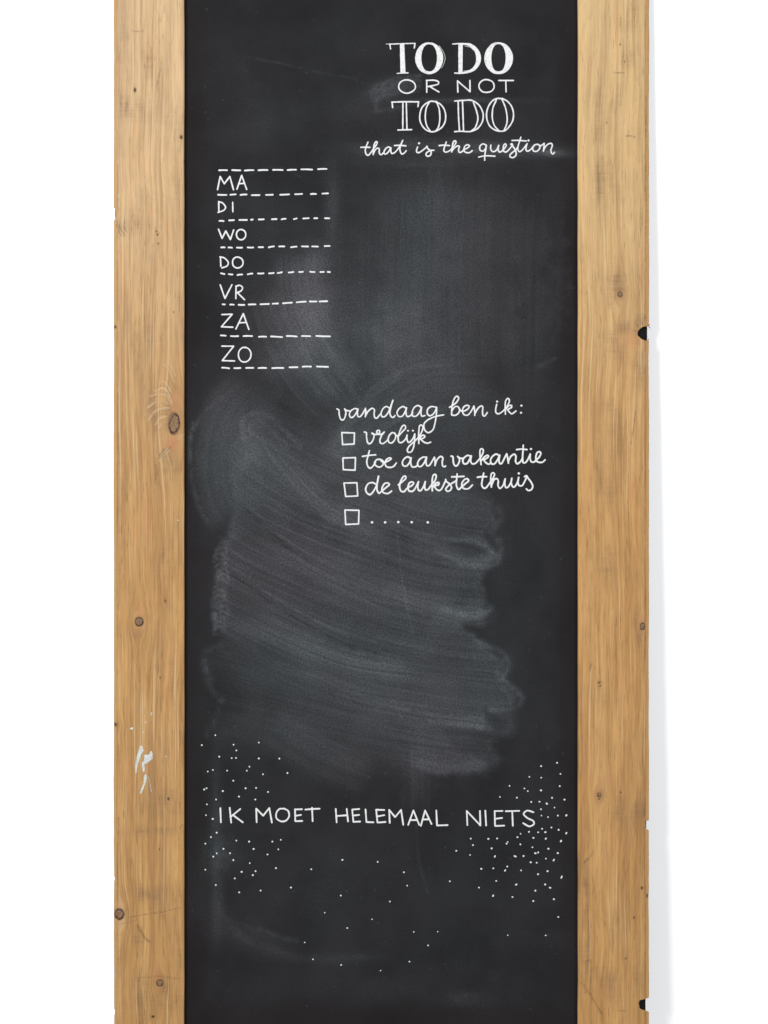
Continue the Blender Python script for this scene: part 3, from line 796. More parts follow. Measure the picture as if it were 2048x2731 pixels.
cA = crop(940, 80, 2.765); cB = crop(540, 420, 4.366); cC = crop(540, 700, 4.366); cD = crop(860, 1030, 2.676)
cE = crop(500, 1920, 3.318); cF = crop(1000, 1980, 3.072); cG = crop(760, 2240, 2.127)
p1 = crop(950, 350, 5.925); p2 = crop(1220, 350, 5.925); p3 = crop(890, 1050, 5.352); p4 = crop(1180, 1040, 5.925)
p5 = crop(900, 1180, 5.53); p6 = crop(1180, 1170, 5.53)
def oval(cx, cy, rx, ry, n=14, wob=0.03, seed=0, a0=-1.4, a1=None):
    a1 = a0 + 2 * math.pi + 0.12 if a1 is None else a1
    rs = np.random.RandomState(seed + 100)
    return [(cx + rx * (1 + rs.uniform(-wob, wob)) * math.cos(a), cy + ry * (1 + rs.uniform(-wob, wob)) * math.sin(a)) for a in np.linspace(a0, a1, n)]
def poly(pts):        # straight limbs with sharp corners: separate strokes
    return [[pts[i], pts[i + 1]] for i in range(len(pts) - 1)]
def bent(pts):        # nearly straight limbs, corner kept by doubling
    out = []
    for i in range(len(pts) - 1):
        (x0, y0), (x1, y1) = pts[i], pts[i + 1]
        out += [(x0 + (x1 - x0) * t, y0 + (y1 - y0) * t) for t in (0.02, 0.33, 0.66, 0.98)]
    return out
def letter(ch, cr, strokes, w, style=''):
    return strokes_obj('chalk_letter', [(cr(s), w) for s in strokes], 'white chalk capital letter %s%s' % (ch, style))

# ---- heading, filled letters
def ell(cx, cy, rx, ry, n=49, p=1.0):
    return [(cx + rx * math.copysign(abs(math.cos(a)) ** p, math.cos(a)), cy + ry * math.sin(a)) for a in np.linspace(-math.pi / 2, 1.5 * math.pi, n)]
HS = ' in the filled serif line'
strokes_obj('chalk_letter', [(cA([(272, 99), (370, 95), (462, 93)]), 3.6), (cA([(275, 98), (281, 134)]), 4), (cA([(461, 95), (456, 128)]), 4), (cA([(330, 315), (372, 312), (410, 311)]), 3.6),
    (cA([(248, 98), (276, 98)]), 1.6)], 'white chalk capital letter T' + HS,
    bands=[(cA([(349 + i * .3, 96 + i * 10.7) for i in range(21)]), cA([(382 + i * .45, 96 + i * 10.7) for i in range(21)]))])
strokes_obj('chalk_letter', [(cA(oval(566, 203, 100, 115, 22, .012, 1)), 2.6), (cA([(640, 110), (668, 150), (684, 200), (672, 250), (655, 275)]), 1.2), (cA([(530, 105), (565, 97), (610, 108)]), 2.0), (cA([(525, 292), (570, 303), (610, 292)]), 2.2)], 'white chalk capital letter O' + HS,
    bands=[(cA(ell(567, 203, 103, 116)), cA(ell(566, 200, 58, 101, p=.85)))])
strokes_obj('chalk_letter', [(cA([(740, 98), (800, 94), (870, 97)]), 3.8), (cA([(755, 312), (800, 314), (850, 309)]), 4), (cA([(830, 112), (870, 122), (890, 140)]), 1.4), (cA([(820, 298), (870, 290), (895, 268)]), 1.5)], 'white chalk capital letter D' + HS,
    bands=[(cA([(781 + i * .1, 97 + i * 10.7) for i in range(21)]), cA([(814 - i * .1, 97 + i * 10.7) for i in range(21)])),
           (catmull(cA([(812, 92), (860, 92), (905, 113), (938, 155), (949, 205), (938, 250), (905, 292), (860, 311), (812, 316)]), 3)[:60],) * 2][:1] +
          [(lambda o, i: (o, i))([tuple(q) for q in np.array(catmull(cA([(812, 92), (860, 92), (905, 113), (938, 155), (949, 205), (938, 250), (905, 292), (860, 311), (812, 316)]), 1e9))],
                                 [tuple(q) for q in np.array(catmull(cA([(812, 104), (845, 106), (880, 126), (906, 162), (913, 205), (907, 245), (882, 278), (845, 298), (812, 304)]), 1e9))])])
strokes_obj('chalk_letter', [(cA(oval(1079, 203, 102, 115, 22, .012, 2)), 2.6), (cA([(1000, 130), (1025, 100), (1060, 84)]), 1.2), (cA([(1040, 292), (1080, 302), (1115, 290)]), 1.8)], 'white chalk capital letter O' + HS,
    bands=[(cA(ell(1080, 203, 106, 117)), cA(ell(1078, 201, 53, 103, p=.85)))])
# ---- OR NOT
letter('O', cA, [oval(402, 411, 62, 49, 12, .03, 3)], 4.3)
letter('R', cA, [[(548, 367), (548, 454)], [(545, 367), (600, 365), (634, 376), (628, 396), (558, 412)], [(572, 411), (600, 430), (638, 452)]], 4.3)
letter('N', cA, poly([(778, 453), (775, 370), (868, 450), (867, 367)]), 4.3)
letter('O', cA, [oval(990, 408, 57, 48, 12, .03, 4)], 4.3)
letter('T', cA, [[(1080, 367), (1188, 367)], [(1132, 367), (1134, 451)]], 4.3)
# ---- heading, outlined letters
ow = 4.3
HO = ' in the outlined serif line'
letter('T', cA, [[(290, 527), (390, 524), (489, 525)], [(292, 527), (296, 567)], [(488, 526), (483, 560)], [(372, 530), (371, 732)], [(397, 530), (402, 732)], [(335, 733), (437, 730)]], ow, HO)
letter('O', cA, [oval(592, 633, 97, 113, 16, .025, 5), [(570, 522), (545, 570), (537, 640), (548, 700), (575, 743)], [(620, 522), (640, 580), (645, 650), (635, 710), (612, 743)]], ow, HO)
letter('D', cA, [[(755, 519), (820, 514), (880, 514), (935, 550), (964, 610), (959, 670), (925, 720), (870, 744), (800, 742), (754, 745)], [(780, 519), (783, 630), (790, 743)], [(812, 518), (816, 630), (820, 743)],
    [(893, 530), (915, 590), (926, 650), (908, 712), (880, 738)]], ow, HO)
letter('O', cA, [oval(1088, 622, 99, 122, 16, .025, 6), [(1062, 512), (1037, 570), (1032, 640), (1048, 700), (1085, 742)], [(1105, 508), (1130, 570), (1142, 640), (1138, 690), (1118, 738)]], ow, HO)

# ---- cursive words
def word(txt, cr_strokes, w=4.6, dots=()):
    st = []
    for cr, pts in cr_strokes: st.append((cr(pts), w))
    for cr, (x, y), r in dots:
        q = cr([(x, y)])[0]; st.append(([(q[0] - .4, q[1]), (q[0] + .4, q[1] + .2)], r))
    return strokes_obj('chalk_word', st, 'white chalk cursive word %s' % txt)
word('that', [(p1, [(185, 163), (158, 230), (142, 290), (152, 345), (185, 372), (225, 335), (272, 270), (318, 205), (332, 168), (315, 154), (290, 185), (275, 250), (268, 310), (268, 360)]),
    (p1, [(268, 345), (300, 285), (340, 256), (364, 275), (362, 320), (375, 355), (402, 358), (430, 328)]),
    (p1, [(548, 262), (512, 239), (470, 262), (440, 310), (446, 350), (482, 343), (520, 300), (550, 252)]),
    (p1, [(549, 255), (546, 300), (560, 340), (600, 333), (650, 283), (698, 215), (735, 135)]), (p1, [(733, 138), (702, 215), (690, 270), (702, 325), (725, 352), (762, 332), (790, 298)]),
    (p1, [(72, 245), (140, 243), (215, 245)]), (p1, [(605, 217), (690, 213), (785, 222)])], 4.3)
word('is', [(p1, [(970, 240), (953, 290), (962, 325), (1000, 325), (1060, 285), (1106, 245), (1118, 226)]), (p1, [(1118, 226), (1130, 262), (1162, 288), (1186, 322), (1172, 370), (1130, 387), (1103, 365), (1110, 335), (1150, 305), (1190, 292), (1230, 292)])], 4.3,
    [(p1, (994, 180), 6)])
word('the', [(p1, [(1310, 218), (1390, 210), (1475, 218)]), (p1, [(1425, 160), (1400, 230), (1385, 290), (1408, 320), (1452, 312), (1502, 278), (1552, 215), (1580, 165), (1560, 141), (1535, 165), (1520, 230), (1510, 318)]),
    (p1, [(1510, 308), (1545, 262), (1598, 224), (1632, 232), (1618, 282), (1628, 322), (1662, 320), (1710, 280), (1760, 255), (1792, 225), (1770, 204), (1730, 215), (1705, 260), (1710, 308), (1752, 330), (1800, 325), (1835, 297)])], 4.3)
word('question', [(p2, [(458, 212), (410, 190), (370, 210), (352, 250), (366, 295), (410, 303), (448, 262), (460, 212)]), (p2, [(460, 212), (450, 280), (436, 360), (432, 450)]), (p2, [(337, 400), (400, 385), (470, 378), (595, 385)]),
    (p2, [(530, 210), (526, 260), (546, 305), (580, 313), (625, 283), (655, 215)]), (p2, [(655, 213), (645, 270), (663, 318), (700, 308), (740, 265), (774, 218), (760, 190), (735, 210), (725, 260), (737, 308), (770, 320), (812, 285), (850, 240), (874, 210), (862, 188), (845, 196)]),
    (p2, [(852, 200), (875, 225), (902, 262), (930, 322), (924, 375), (880, 408), (836, 395), (836, 360), (880, 320), (925, 285), (958, 240)]),
    (p2, [(1005, 85), (985, 150), (960, 230), (960, 288), (987, 315), (1030, 285), (1080, 222), (1105, 188)]), (p2, [(865, 137), (960, 135), (1090, 145)]),
    (p2, [(1103, 188), (1086, 250), (1092, 298), (1125, 303), (1170, 270), (1205, 225)]), (p2, [(1265, 196), (1220, 210), (1192, 260), (1207, 303), (1255, 308), (1298, 270), (1308, 222), (1270, 196)]),
    (p2, [(1300, 222), (1335, 212), (1372, 182)]), (p2, [(1376, 184), (1370, 240), (1362, 305)]), (p2, [(1362, 298), (1390, 240), (1440, 192), (1490, 185), (1502, 220), (1480, 290), (1490, 335), (1515, 350), (1535, 325)])], 4.3,
    [(p2, (1126, 136), 6)])
word('vandaag', [(p3, [(45, 215), (72, 232), (78, 300), (95, 355), (125, 375), (155, 345), (172, 280), (166, 235), (154, 215)]), (p3, [(154, 218), (185, 238), (225, 243)]),
    (p3, [(335, 218), (298, 210), (245, 242), (222, 290), (236, 333), (270, 333), (310, 290), (345, 218)]), (p3, [(345, 216), (336, 270), (346, 323), (380, 323), (420, 270), (452, 208)]),
    (p3, [(452, 206), (457, 260), (450, 328)]), (p3, [(454, 312), (490, 250), (545, 206), (580, 227), (576, 290), (587, 340), (620, 343), (662, 290)]),
    (p3, [(792, 202), (752, 180), (705, 210), (677, 270), (687, 323), (730, 323), (775, 270), (805, 200), (845, 92)]), (p3, [(845, 94), (816, 190), (801, 270), (820, 325), (850, 335), (875, 310)]),
    (p3, [(1028, 202), (987, 181), (930, 215), (903, 270), (926, 320), (975, 320), (1015, 265), (1040, 197)]), (p3, [(1040, 197), (1030, 260), (1046, 320), (1090, 315), (1128, 272)]),
    (p3, [(1248, 190), (1202, 166), (1150, 195), (1120, 260), (1127, 315), (1175, 318), (1220, 270), (1255, 190)]), (p3, [(1255, 192), (1245, 260), (1257, 317), (1302, 310)]),
    (p3, [(1465, 190), (1390, 182), (1342, 220), (1336, 280), (1370, 313), (1420, 290), (1455, 235), (1470, 192)]), (p3, [(1470, 192), (1466, 290), (1450, 400), (1418, 510), (1350, 555), (1297, 510), (1290, 430), (1340, 375), (1430, 330), (1500, 312), (1570, 300)])], 4.4)
word('ben', [(p4, [(112, 272), (165, 240), (225, 190), (258, 130), (238, 98), (205, 110), (170, 180), (150, 280), (146, 392)]), (p4, [(146, 394), (205, 398), (258, 360), (273, 300), (240, 260), (195, 265), (158, 318)]),
    (p4, [(248, 262), (285, 318), (330, 335), (400, 300), (425, 255), (385, 240), (336, 270), (316, 330), (340, 385), (390, 398), (430, 370), (475, 300), (500, 252)]),
    (p4, [(500, 254), (511, 330), (512, 400)]), (p4, [(512, 378), (560, 292), (612, 250), (640, 267), (635, 340), (642, 395), (670, 411), (710, 355)])], 4.5)
word('ik:', [(p4, [(860, 225), (845, 290), (846, 350), (880, 375), (930, 355), (990, 300), (1045, 220), (1060, 160), (1035, 130), (1002, 170), (994, 260), (998, 380)]), (p4, [(1000, 310), (1050, 248), (1094, 242), (1090, 275), (1036, 310), (1060, 345), (1100, 375), (1165, 330)])], 4.5,
    [(p4, (866, 180), 6), (p4, (1251, 244), 6), (p4, (1245, 357), 6)])
word('vrolijk', [(p3, [(435, 545), (465, 557), (468, 620), (481, 690), (510, 713), (550, 680), (575, 610), (565, 572), (545, 560)]), (p3, [(548, 568), (590, 580), (640, 573), (656, 537), (640, 520), (615, 532), (617, 560), (650, 580), (690, 570), (722, 545)]),
    (p3, [(720, 547), (680, 600), (660, 660), (666, 700), (700, 711), (750, 680), (778, 645)]), (p3, [(870, 560), (830, 556), (790, 600), (776, 660), (797, 700), (840, 694), (878, 640), (885, 585), (862, 560)]), (p3, [(884, 600), (928, 598)]),
    (p3, [(918, 612), (980, 540), (1026, 490), (1015, 450), (982, 460), (945, 530), (920, 620), (930, 688), (975, 693), (1030, 640), (1048, 588)]), (p3, [(1046, 588), (1046, 640), (1060, 688), (1090, 688), (1130, 640), (1157, 572)]),
    (p3, [(1158, 572), (1155, 660), (1140, 760), (1110, 825), (1065, 835), (1050, 800), (1080, 745), (1140, 690), (1200, 632), (1250, 560), (1275, 482), (1255, 446), (1225, 460), (1215, 540), (1212, 620), (1215, 710)]),
    (p3, [(1216, 662), (1250, 602), (1290, 592), (1300, 615), (1265, 640), (1242, 646), (1290, 690), (1340, 705), (1385, 690)])], 4.5, [(p3, (1060, 526), 5.5), (p3, (1131, 525), 5.5)])
word('toe', [(p5, [(470, 120), (450, 200), (431, 280), (446, 350), (485, 379), (530, 340), (560, 290)]), (p5, [(367, 205), (460, 190), (563, 181)]), (p5, [(625, 247), (577, 255), (546, 300), (570, 345), (620, 363), (665, 335), (676, 282), (640, 252), (612, 247)]),
    (p5, [(640, 268), (668, 288), (705, 290), (760, 265), (793, 240), (770, 226), (725, 250), (701, 300), (721, 355), (780, 368), (830, 350), (868, 302)])], 4.7)
word('aan', [(p5, [(1080, 232), (1032, 211), (980, 245), (956, 300), (976, 345), (1020, 345), (1060, 300), (1086, 225)]), (p5, [(1086, 225), (1081, 300), (1100, 358), (1150, 358), (1188, 332)]),
    (p5, [(1312, 218), (1262, 216), (1202, 260), (1181, 320), (1202, 354), (1240, 348), (1285, 290), (1315, 215)]), (p5, [(1315, 215), (1306, 290), (1321, 343), (1360, 333), (1400, 270), (1430, 217)]),
    (p5, [(1430, 217), (1441, 280), (1440, 340)]), (p5, [(1440, 328), (1470, 252), (1520, 206), (1555, 227), (1546, 290), (1552, 343), (1580, 358), (1595, 345)])], 4.8)
word('vakantie', [(p6, [(127, 256), (155, 267), (161, 340), (180, 392), (215, 398), (245, 350), (252, 300), (225, 260)]), (p6, [(228, 264), (265, 285), (300, 290), (335, 270)]), (p6, [(422, 258), (372, 246), (320, 280), (301, 330), (321, 369), (365, 363), (400, 310), (427, 252)]),
    (p6, [(427, 252), (416, 320), (440, 369), (490, 360), (545, 300), (590, 230), (605, 170), (580, 146), (557, 170), (556, 250), (572, 380)]), (p6, [(575, 325), (620, 268), (670, 243), (680, 266), (640, 295), (612, 306), (640, 350), (685, 375), (720, 350)]),
    (p6, [(842, 248), (792, 226), (735, 265), (711, 320), (727, 369), (770, 368), (815, 310), (847, 242)]), (p6, [(847, 242), (836, 310), (846, 363), (880, 358), (920, 280), (950, 222)]), (p6, [(950, 222), (966, 290), (975, 360)]),
    (p6, [(974, 335), (1010, 262), (1060, 227), (1086, 260), (1081, 330), (1105, 369), (1150, 340), (1182, 288)]), (p6, [(1195, 95), (1190, 180), (1185, 270), (1191, 348), (1230, 349), (1270, 290), (1298, 225)]), (p6, [(1097, 160), (1170, 152), (1250, 160)]),
    (p6, [(1298, 225), (1295, 280), (1310, 335), (1350, 344), (1385, 315), (1430, 270), (1455, 217), (1435, 191), (1400, 205), (1381, 265), (1391, 328), (1440, 349), (1480, 344), (1518, 311)])], 5.0, [(p6, (1309, 150), 6.4)])
word('de', [(p5, [(562, 612), (512, 591), (450, 611), (415, 680), (430, 740), (480, 769), (530, 720), (580, 620), (605, 497)]), (p5, [(605, 497), (586, 600), (581, 690), (610, 748), (650, 720), (710, 670), (764, 622), (740, 596), (690, 610), (656, 680), (671, 735), (740, 754), (798, 717)])], 5.0)
word('leukste', [(p5, [(897, 625), (960, 575), (1007, 530), (1000, 496), (965, 510), (925, 590), (916, 660), (940, 719), (985, 723), (1030, 672), (1090, 640), (1125, 602), (1100, 581), (1060, 600), (1041, 660), (1056, 714), (1110, 718), (1150, 670), (1196, 577)]),
    (p5, [(1196, 577), (1185, 650), (1196, 704), (1230, 708), (1270, 650), (1296, 577)]), (p5, [(1296, 577), (1286, 650), (1301, 699), (1340, 690), (1390, 622), (1440, 560), (1457, 492), (1436, 470), (1406, 500), (1396, 600), (1400, 713)]),
    (p5, [(1400, 665), (1450, 602), (1495, 592), (1490, 625), (1432, 641), (1460, 690), (1500, 708), (1540, 680), (1598, 560)]),
    (p6, [(48, 600), (62, 632), (110, 670), (136, 720), (112, 765), (70, 774), (50, 742), (90, 690), (150, 652), (200, 622)]), (p6, [(218, 520), (210, 600), (206, 680), (225, 735), (246, 748), (285, 710), (340, 662), (386, 622), (370, 591), (330, 600), (291, 650), (291, 710), (330, 739), (390, 733), (443, 682)]),
    (p6, [(137, 562), (220, 560), (320, 555)])], 5.0)
word('thuis', [(p6, [(610, 507), (591, 600), (581, 680), (610, 728), (650, 718), (700, 650), (750, 580), (771, 522), (745, 501), (720, 530), (714, 620), (724, 713)]), (p6, [(517, 568), (580, 560), (653, 560)]),
    (p6, [(728, 685), (765, 602), (810, 591), (826, 630), (822, 690), (850, 733), (895, 690), (928, 592)]), (p6, [(928, 592), (921, 660), (937, 719), (970, 713), (1010, 650), (1026, 582)]), (p6, [(1026, 582), (1017, 650), (1040, 709), (1075, 700), (1110, 640), (1127, 570)]),
    (p6, [(1127, 570), (1117, 640), (1132, 689), (1180, 689), (1220, 620), (1245, 560), (1230, 548), (1215, 560)]), (p6, [(1245, 545), (1265, 580), (1310, 640), (1335, 700), (1315, 750), (1270, 764), (1240, 740)])], 5.0, [(p6, (1129, 511), 6.6)])

# ---- days of the week
dw = 4.4
letter('M', cB, poly([(172, 368), (202, 215), (250, 300), (315, 215), (358, 370)]), dw)
letter('A', cB, poly([(398, 362), (453, 202), (512, 366)]) + [[(425, 299), (482, 295)]], dw)
letter('D', cB, [[(186, 508), (187, 628)], [(184, 508), (230, 524), (265, 570), (245, 608), (178, 634)]], dw)
letter('I', cB, [[(348, 517), (350, 625)]], dw)
letter('W', cB, poly([(183, 830), (225, 937), (268, 850), (322, 950), (360, 838)]), dw)
letter('O', cB, [oval(447, 893, 55, 60, 11, .03, 7)], dw)
letter('D', cB, [[(206, 1152), (210, 1263)], [(200, 1153), (252, 1166), (297, 1217), (280, 1260), (222, 1281)]], dw)
letter('O', cB, [oval(407, 1218, 62, 65, 11, .03, 8)], dw)
letter('V', cC, poly([(203, 257), (258, 415), (340, 255)]), dw)
letter('R', cC, [[(388, 270), (385, 416)], [(386, 274), (430, 262), (463, 287), (448, 325), (395, 350)], [(402, 347), (440, 383), (487, 430)]], dw)
letter('Z', cC, poly([(222, 603), (343, 599), (217, 745), (350, 750)]), dw)
letter('A', cC, poly([(386, 770), (472, 592), (537, 776)]) + [[(430, 699), (502, 695)]], dw)
letter('Z', cC, poly([(222, 971), (360, 972), (227, 1140), (370, 1144)]), dw)
letter('O', cC, [oval(488, 1070, 74, 87, 12, .03, 9)], dw)
rowsB = [
    [(180, 143, 292, 142), (333, 140, 447, 143), (480, 146, 600, 141), (640, 142, 764, 140), (810, 138, 940, 140), (980, 140, 1096, 136), (1140, 132, 1285, 135), (1335, 130, 1452, 127)],
    [(168, 428, 285, 430), (312, 428, 392, 423), (430, 430, 520, 425), (562, 433, 670, 432), (728, 430, 826, 427), (893, 428, 1015, 423), (1068, 422, 1167, 418), (1250, 420, 1330, 419), (1386, 415, 1470, 412)],
    [(185, 733, 252, 735), (297, 727, 372, 724), (417, 722, 524, 722), (553, 720, 592, 716), (643, 716, 720, 714), (796, 714, 870, 712), (910, 715, 975, 708), (1053, 712, 1104, 704), (1162, 705, 1245, 701), (1290, 703, 1345, 702), (1416, 702, 1484, 703)],
    [(205, 1043, 264, 1042), (290, 1043, 350, 1046), (388, 1044, 468, 1045), (514, 1042, 598, 1043), (642, 1040, 712, 1039), (760, 1042, 838, 1030), (881, 1031, 960, 1031), (1020, 1041, 1103, 1033), (1147, 1030, 1238, 1032), (1266, 1031, 1352, 1033), (1412, 1027, 1488, 1025)],
    [(203, 1343, 262, 1353), (294, 1353, 355, 1358), (395, 1364, 468, 1358), (515, 1356, 588, 1347), (634, 1346, 718, 1344), (763, 1345, 836, 1340), (864, 1341, 932, 1331), (993, 1335, 1066, 1329), (1114, 1328, 1176, 1326), (1243, 1326, 1312, 1329), (1362, 1329, 1420, 1328), (1447, 1328, 1492, 1330)]]
rowsC = [
    [(222, 483, 266, 485), (310, 487, 370, 488), (408, 489, 494, 490), (526, 486, 624, 484), (662, 483, 780, 479), (806, 477, 886, 474), (926, 472, 1048, 464), (1086, 460, 1210, 452), (1238, 450, 1334, 450), (1352, 450, 1460, 447)],
    [(201, 846, 276, 850), (319, 854, 422, 854), (465, 854, 585, 854), (645, 862, 748, 861), (786, 858, 934, 866), (970, 853, 1106, 859), (1147, 853, 1262, 855), (1314, 852, 1494, 857)],
    [(215, 1222, 316, 1230), (358, 1228, 448, 1226), (496, 1226, 598, 1225), (640, 1227, 748, 1226), (800, 1228, 950, 1226), (1002, 1218, 1114, 1217), (1155, 1211, 1272, 1210), (1322, 1209, 1470, 1213)]]
for cr, rows in ((cB, rowsB), (cC, rowsC)):
    for row in rows:
        for (x0, y0, x1, y1) in row:
            a = 9
            strokes_obj('chalk_dash', [(cr([(x0 + a, y0), ((x0 + x1) / 2, (y0 + y1) / 2 + ((int(x0) % 5) - 2)), (x1 - a, y1)]), 4.9)])

# ---- check boxes and the dotted blank
for i, q in enumerate([[(137, 330), (228, 333), (225, 412), (143, 416)], [(145, 512), (235, 509), (232, 599), (148, 595)], [(153, 691), (245, 689), (251, 783), (165, 787)], [(160, 884), (260, 886), (257, 983), (165, 987)]]):
    q = q + [q[0]]
    strokes_obj('chalk_check_box', [(cD(s), 4.6) for s in poly(q)])
def dot_mesh():
    seg = 12
    v = [(0, -0.00045, 0)]
    for r, h in ((.72, .0004), (1.0, .00008)):
        for s in range(seg):
            a = 2 * math.pi * s / seg
            v.append((math.cos(a) * r, -h, math.sin(a) * r))
    f = [(0, 1 + s, 1 + (s + 1) % seg) for s in range(seg)] + [(1 + s, 1 + seg + s, 1 + seg + (s + 1) % seg, 1 + (s + 1) % seg) for s in range(seg)]
    return v, f
DOT = None
rs = np.random.RandomState(2)
def dot(x, y, r, asp=1.0, ang=0.0):
    global DOT
    if DOT is None:
        v, f = dot_mesh()
        DOT = mesh_np('chalk_dot', v, f, M_CHALK, slate); o = DOT
    else:
        o = DOT.copy(); C.objects.link(o); o.parent = slate
    o.location = (lx(x), SLATE - 0.00005, lz(y))
    o.rotation_euler = (0, -ang, 0)
    r *= 0.78
    o.scale = (r * S * asp, 1, r * S)
    return o
for x, y in [(353, 972), (447, 972), (541, 970), (637, 971), (752, 972)]:
    q = cD([(x, y)])[0]; dot(q[0], q[1], 4.0, 1.12)
dE = [(244, 139), (124, 227), (405, 223), (430, 274), (629, 204), (278, 329), (389, 342), (427, 340), (629, 345), (811, 346), (546, 418), (523, 453), (222, 447), (177, 461), (348, 453), (666, 485), (883, 474), (403, 542),
      (145, 620), (166, 609), (310, 634), (512, 609), (605, 606), (711, 642), (453, 683), (250, 709), (598, 709), (169, 752), (161, 848), (221, 881), (256, 1003), (205, 1042), (155, 1100), (430, 1073), (543, 1082), (749, 1082), (824, 1066),
      (583, 1147), (802, 1151), (316, 1146), (256, 1186), (226, 1215), (374, 1185), (706, 1196), (403, 1246), (549, 1273), (1370, 1244), (155, 1331), (781, 1317), (1094, 1327), (600, 1344), (477, 1350), (576, 1379), (416, 1408), (248, 1467), (455, 1532), (645, 1516), (914, 1489), (1356, 1560)]
dF = [(1494, 171), (1363, 198), (1522, 262), (1267, 286), (1364, 293), (1104, 360), (1226, 381), (1254, 403), (1516, 362), (1362, 397), (1025, 451), (1164, 457), (1453, 458), (1555, 473), (1282, 492), (1350, 490, 1.2), (1410, 506, 1.4, -.6), (1473, 538),
      (1362, 552), (1366, 604), (1420, 616), (1501, 604), (1570, 602, 1.3, .9), (1371, 712), (1448, 702), (1507, 721), (1264, 737, 1.3, .9), (1339, 741), (1398, 740, 1.4, .1), (1570, 748, 1.5, 1.2), (1195, 753), (1169, 781), (1300, 787), (1402, 793, 1.4, .7), (1526, 813, 1.4, 1.0),
      (786, 793), (930, 795), (1002, 792), (804, 846), (1089, 820), (1080, 834), (1193, 840), (1292, 864), (957, 873), (1423, 876), (667, 893), (780, 927), (984, 939, 1.5, 1.1), (1150, 938, 1.9, -.4), (1219, 936), (1316, 913, 1.4), (1339, 906, .9), (1500, 912), (1403, 957),
      (1467, 969, 1.8, 1.0), (1278, 987), (1327, 991), (872, 1041), (971, 1037), (1085, 1022), (1068, 1054, 1.7, 1.0), (1199, 1054), (1416, 1060), (1338, 1085), (1531, 1109, 2.1, 1.2), (995, 1140), (1159, 1170, 1.6, .5), (1396, 1169), (1437, 1196, 1.5, -.3), (1316, 1220),
      (853, 1195), (969, 1262, 1.5, 1.1), (1128, 1272), (1299, 1305), (1468, 1290), (1504, 1436), (614, 1143), (237, 1069), (264, 1179), (122, 1309), (22, 984)]
dG = [(225, 417), (494, 454), (353, 504), (731, 526), (867, 525), (1265, 545), (1480, 546), (111, 586), (812, 603), (158, 682), (318, 714), (706, 695), (542, 746)]
for cr, L in ((cE, dE), (cF, dF), (cG, dG)):
    for d_ in L:
        q = cr([d_[:2]])[0]
        r = rs.uniform(2.5, 3.2) * (0.8 if cr is cG else 1)
        dot(q[0], q[1], r, d_[2] if len(d_) > 2 else rs.uniform(.9, 1.2), d_[3] if len(d_) > 3 else 0)

# ---- bottom line
bw = 4.9
letter('I', cE, [[(288, 785), (293, 911)]], bw)
letter('K', cE, [[(371, 782), (384, 913)], [(465, 793), (377, 864)], [(402, 848), (487, 911)]], bw)
letter('M', cE, poly([(610, 910), (606, 790), (668, 852), (722, 784), (745, 913)]), bw)
letter('O', cE, [oval(840, 845, 60, 60, 9, .05, 11)], bw)
letter('E', cE, [[(950, 795), (952, 900)], [(952, 797), (1012, 795)], [(957, 853), (1003, 845)], [(954, 901), (1014, 899)]], bw)
letter('T', cE, [[(1042, 798), (1100, 793), (1168, 790)], [(1101, 782), (1106, 901)]], bw)
letter('H', cE, [[(1311, 792), (1319, 911)], [(1408, 792), (1420, 903)], [(1318, 855), (1413, 848)]], bw)
letter('E', cE, [[(1457, 800), (1467, 903)], [(1457, 798), (1519, 793)], [(1466, 851), (1518, 845)], [(1467, 907), (1527, 904)]], bw)
letter('L', cE, [[(1575, 797), (1583, 906)], [(1583, 908), (1646, 911)]], bw)
letter('E', cF, [[(10, 560), (20, 660)], [(8, 556), (76, 558)], [(18, 611), (76, 600)], [(22, 661), (86, 656)]], bw)
letter('M', cF, poly([(121, 664), (116, 557), (165, 616), (214, 557), (232, 679)]), bw)
letter('A', cF, poly([(272, 680), (315, 562), (363, 680)]) + [[(294, 641), (345, 640)]], bw)
letter('A', cF, poly([(376, 688), (411, 562), (464, 673)]) + [[(390, 636), (444, 634)]], bw)
letter('L', cF, [[(503, 562), (509, 683)], [(509, 685), (596, 682)]], bw)
letter('N', cF, poly([(758, 682), (753, 566), (865, 685), (861, 566)]), bw)
letter('I', cF, [[(905, 563), (912, 685)]], bw)
letter('E', cF, [[(982, 567), (985, 687)], [(982, 567), (1046, 566)], [(988, 630), (1043, 623)], [(987, 689), (1060, 686)]], bw)
letter('T', cF, [[(1073, 568), (1184, 565)], [(1126, 568), (1131, 687)]], bw)
letter('S', cF, [[(1300, 576), (1250, 563), (1219, 590), (1250, 623), (1298, 648), (1303, 675), (1265, 692), (1216, 666)]], bw)

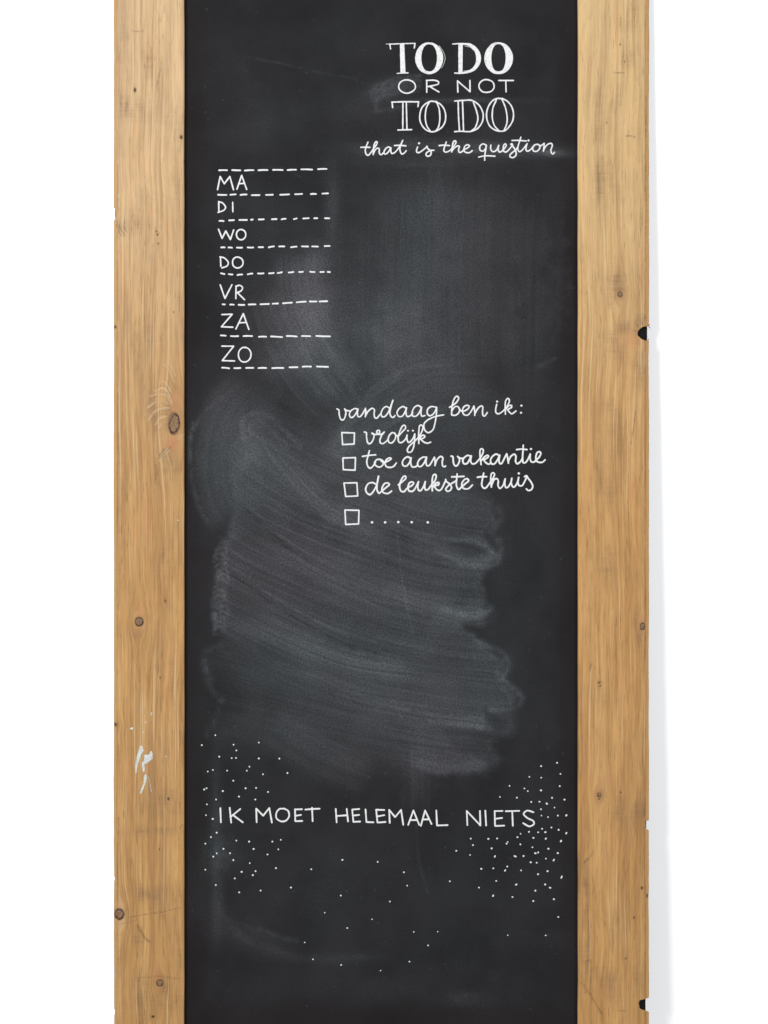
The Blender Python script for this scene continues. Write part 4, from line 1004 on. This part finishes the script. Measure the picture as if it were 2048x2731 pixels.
# ------------------------------------------------------------------ paint splashes
def splash(pts, seed):
    P = catmull(pts, 1.5, True)[:-1]
    c = P.mean(0); n = len(P)
    P = P + (np.stack([noise(np.arange(n) / 1.5, np.zeros(n), seed), noise(np.arange(n) / 1.5, np.ones(n), seed)], 1) - .5) * 2.0
    v = []
    for k, h in ((1.0, 0.0), (0.8, 0.0006)):
        q = c + (P - c) * k
        v += [(lx(a), FRONT - h, lz(b)) for a, b in q]
    # flat top as one outline, sloping rim
    f = [tuple(range(n, 2 * n))] + [(i, (i + 1) % n, n + (i + 1) % n, n + i) for i in range(n)]
    o = mesh_np('paint_splash', v, f, M_PAINT, left, smooth=False)
    return o
c2 = crop(280, 1360, 3.254); c3 = crop(280, 2040, 3.2)
splash(c2([(312, 2045), (334, 2080), (318, 2120), (295, 2185), (280, 2240), (268, 2285), (262, 2230), (275, 2150), (290, 2095)]), 1)
splash(c2([(338, 2135), (356, 2122), (378, 2126), (396, 2098), (410, 2102), (409, 2162), (376, 2190), (350, 2205), (325, 2225), (320, 2200), (338, 2170)]), 2)
splash(c3([(340, 82), (356, 95), (352, 140), (338, 178), (312, 238), (298, 238), (308, 205), (325, 165), (330, 120)]), 3)
splash(c3([(315, 5), (335, 0), (338, 50), (328, 62)]), 4)
strokes_obj('paint_splash', [(c3([(368, 100), (378, 130), (395, 228)]), 1.6)], None, M_PAINT, left, y_ref=FRONT - .0003)
for (x, y, r) in [(325, 1737, 2), (405, 1763, 2.2), (401, 1779, 2), (352, 1843, 2.6), (232, 1897, 4.2), (331, 1930, 2), (530, 2140, 2), (490, 2145, 1.4), (634, 90, 2.4), (520, 830, 1.4)]:
    q = c2([(x, y)])[0]
    strokes_obj('paint_splash', [([(q[0] - r * .35, q[1] + .2), (q[0] + r * .35, q[1] - .2)], r * 1.5)], None, M_PAINT, left, y_ref=FRONT - .0003)

# splinters at the big notch in the right plank
M_SPL = plain('splinter_wood', srgb(150, 104, 62), .8, .1)
for pts, w in [([(1722, 870), (1727, 869), (1733, 866)], 2.4), ([(1727, 868), (1731, 872), (1734, 875)], 1.8), ([(1722, 908), (1728, 909), (1729.5, 904)], 2.4)]:
    strokes_obj('splinter', [(pts, w)], None, M_SPL, right, y_ref=FRONT + .0016)
print('objects', len(bpy.data.objects))
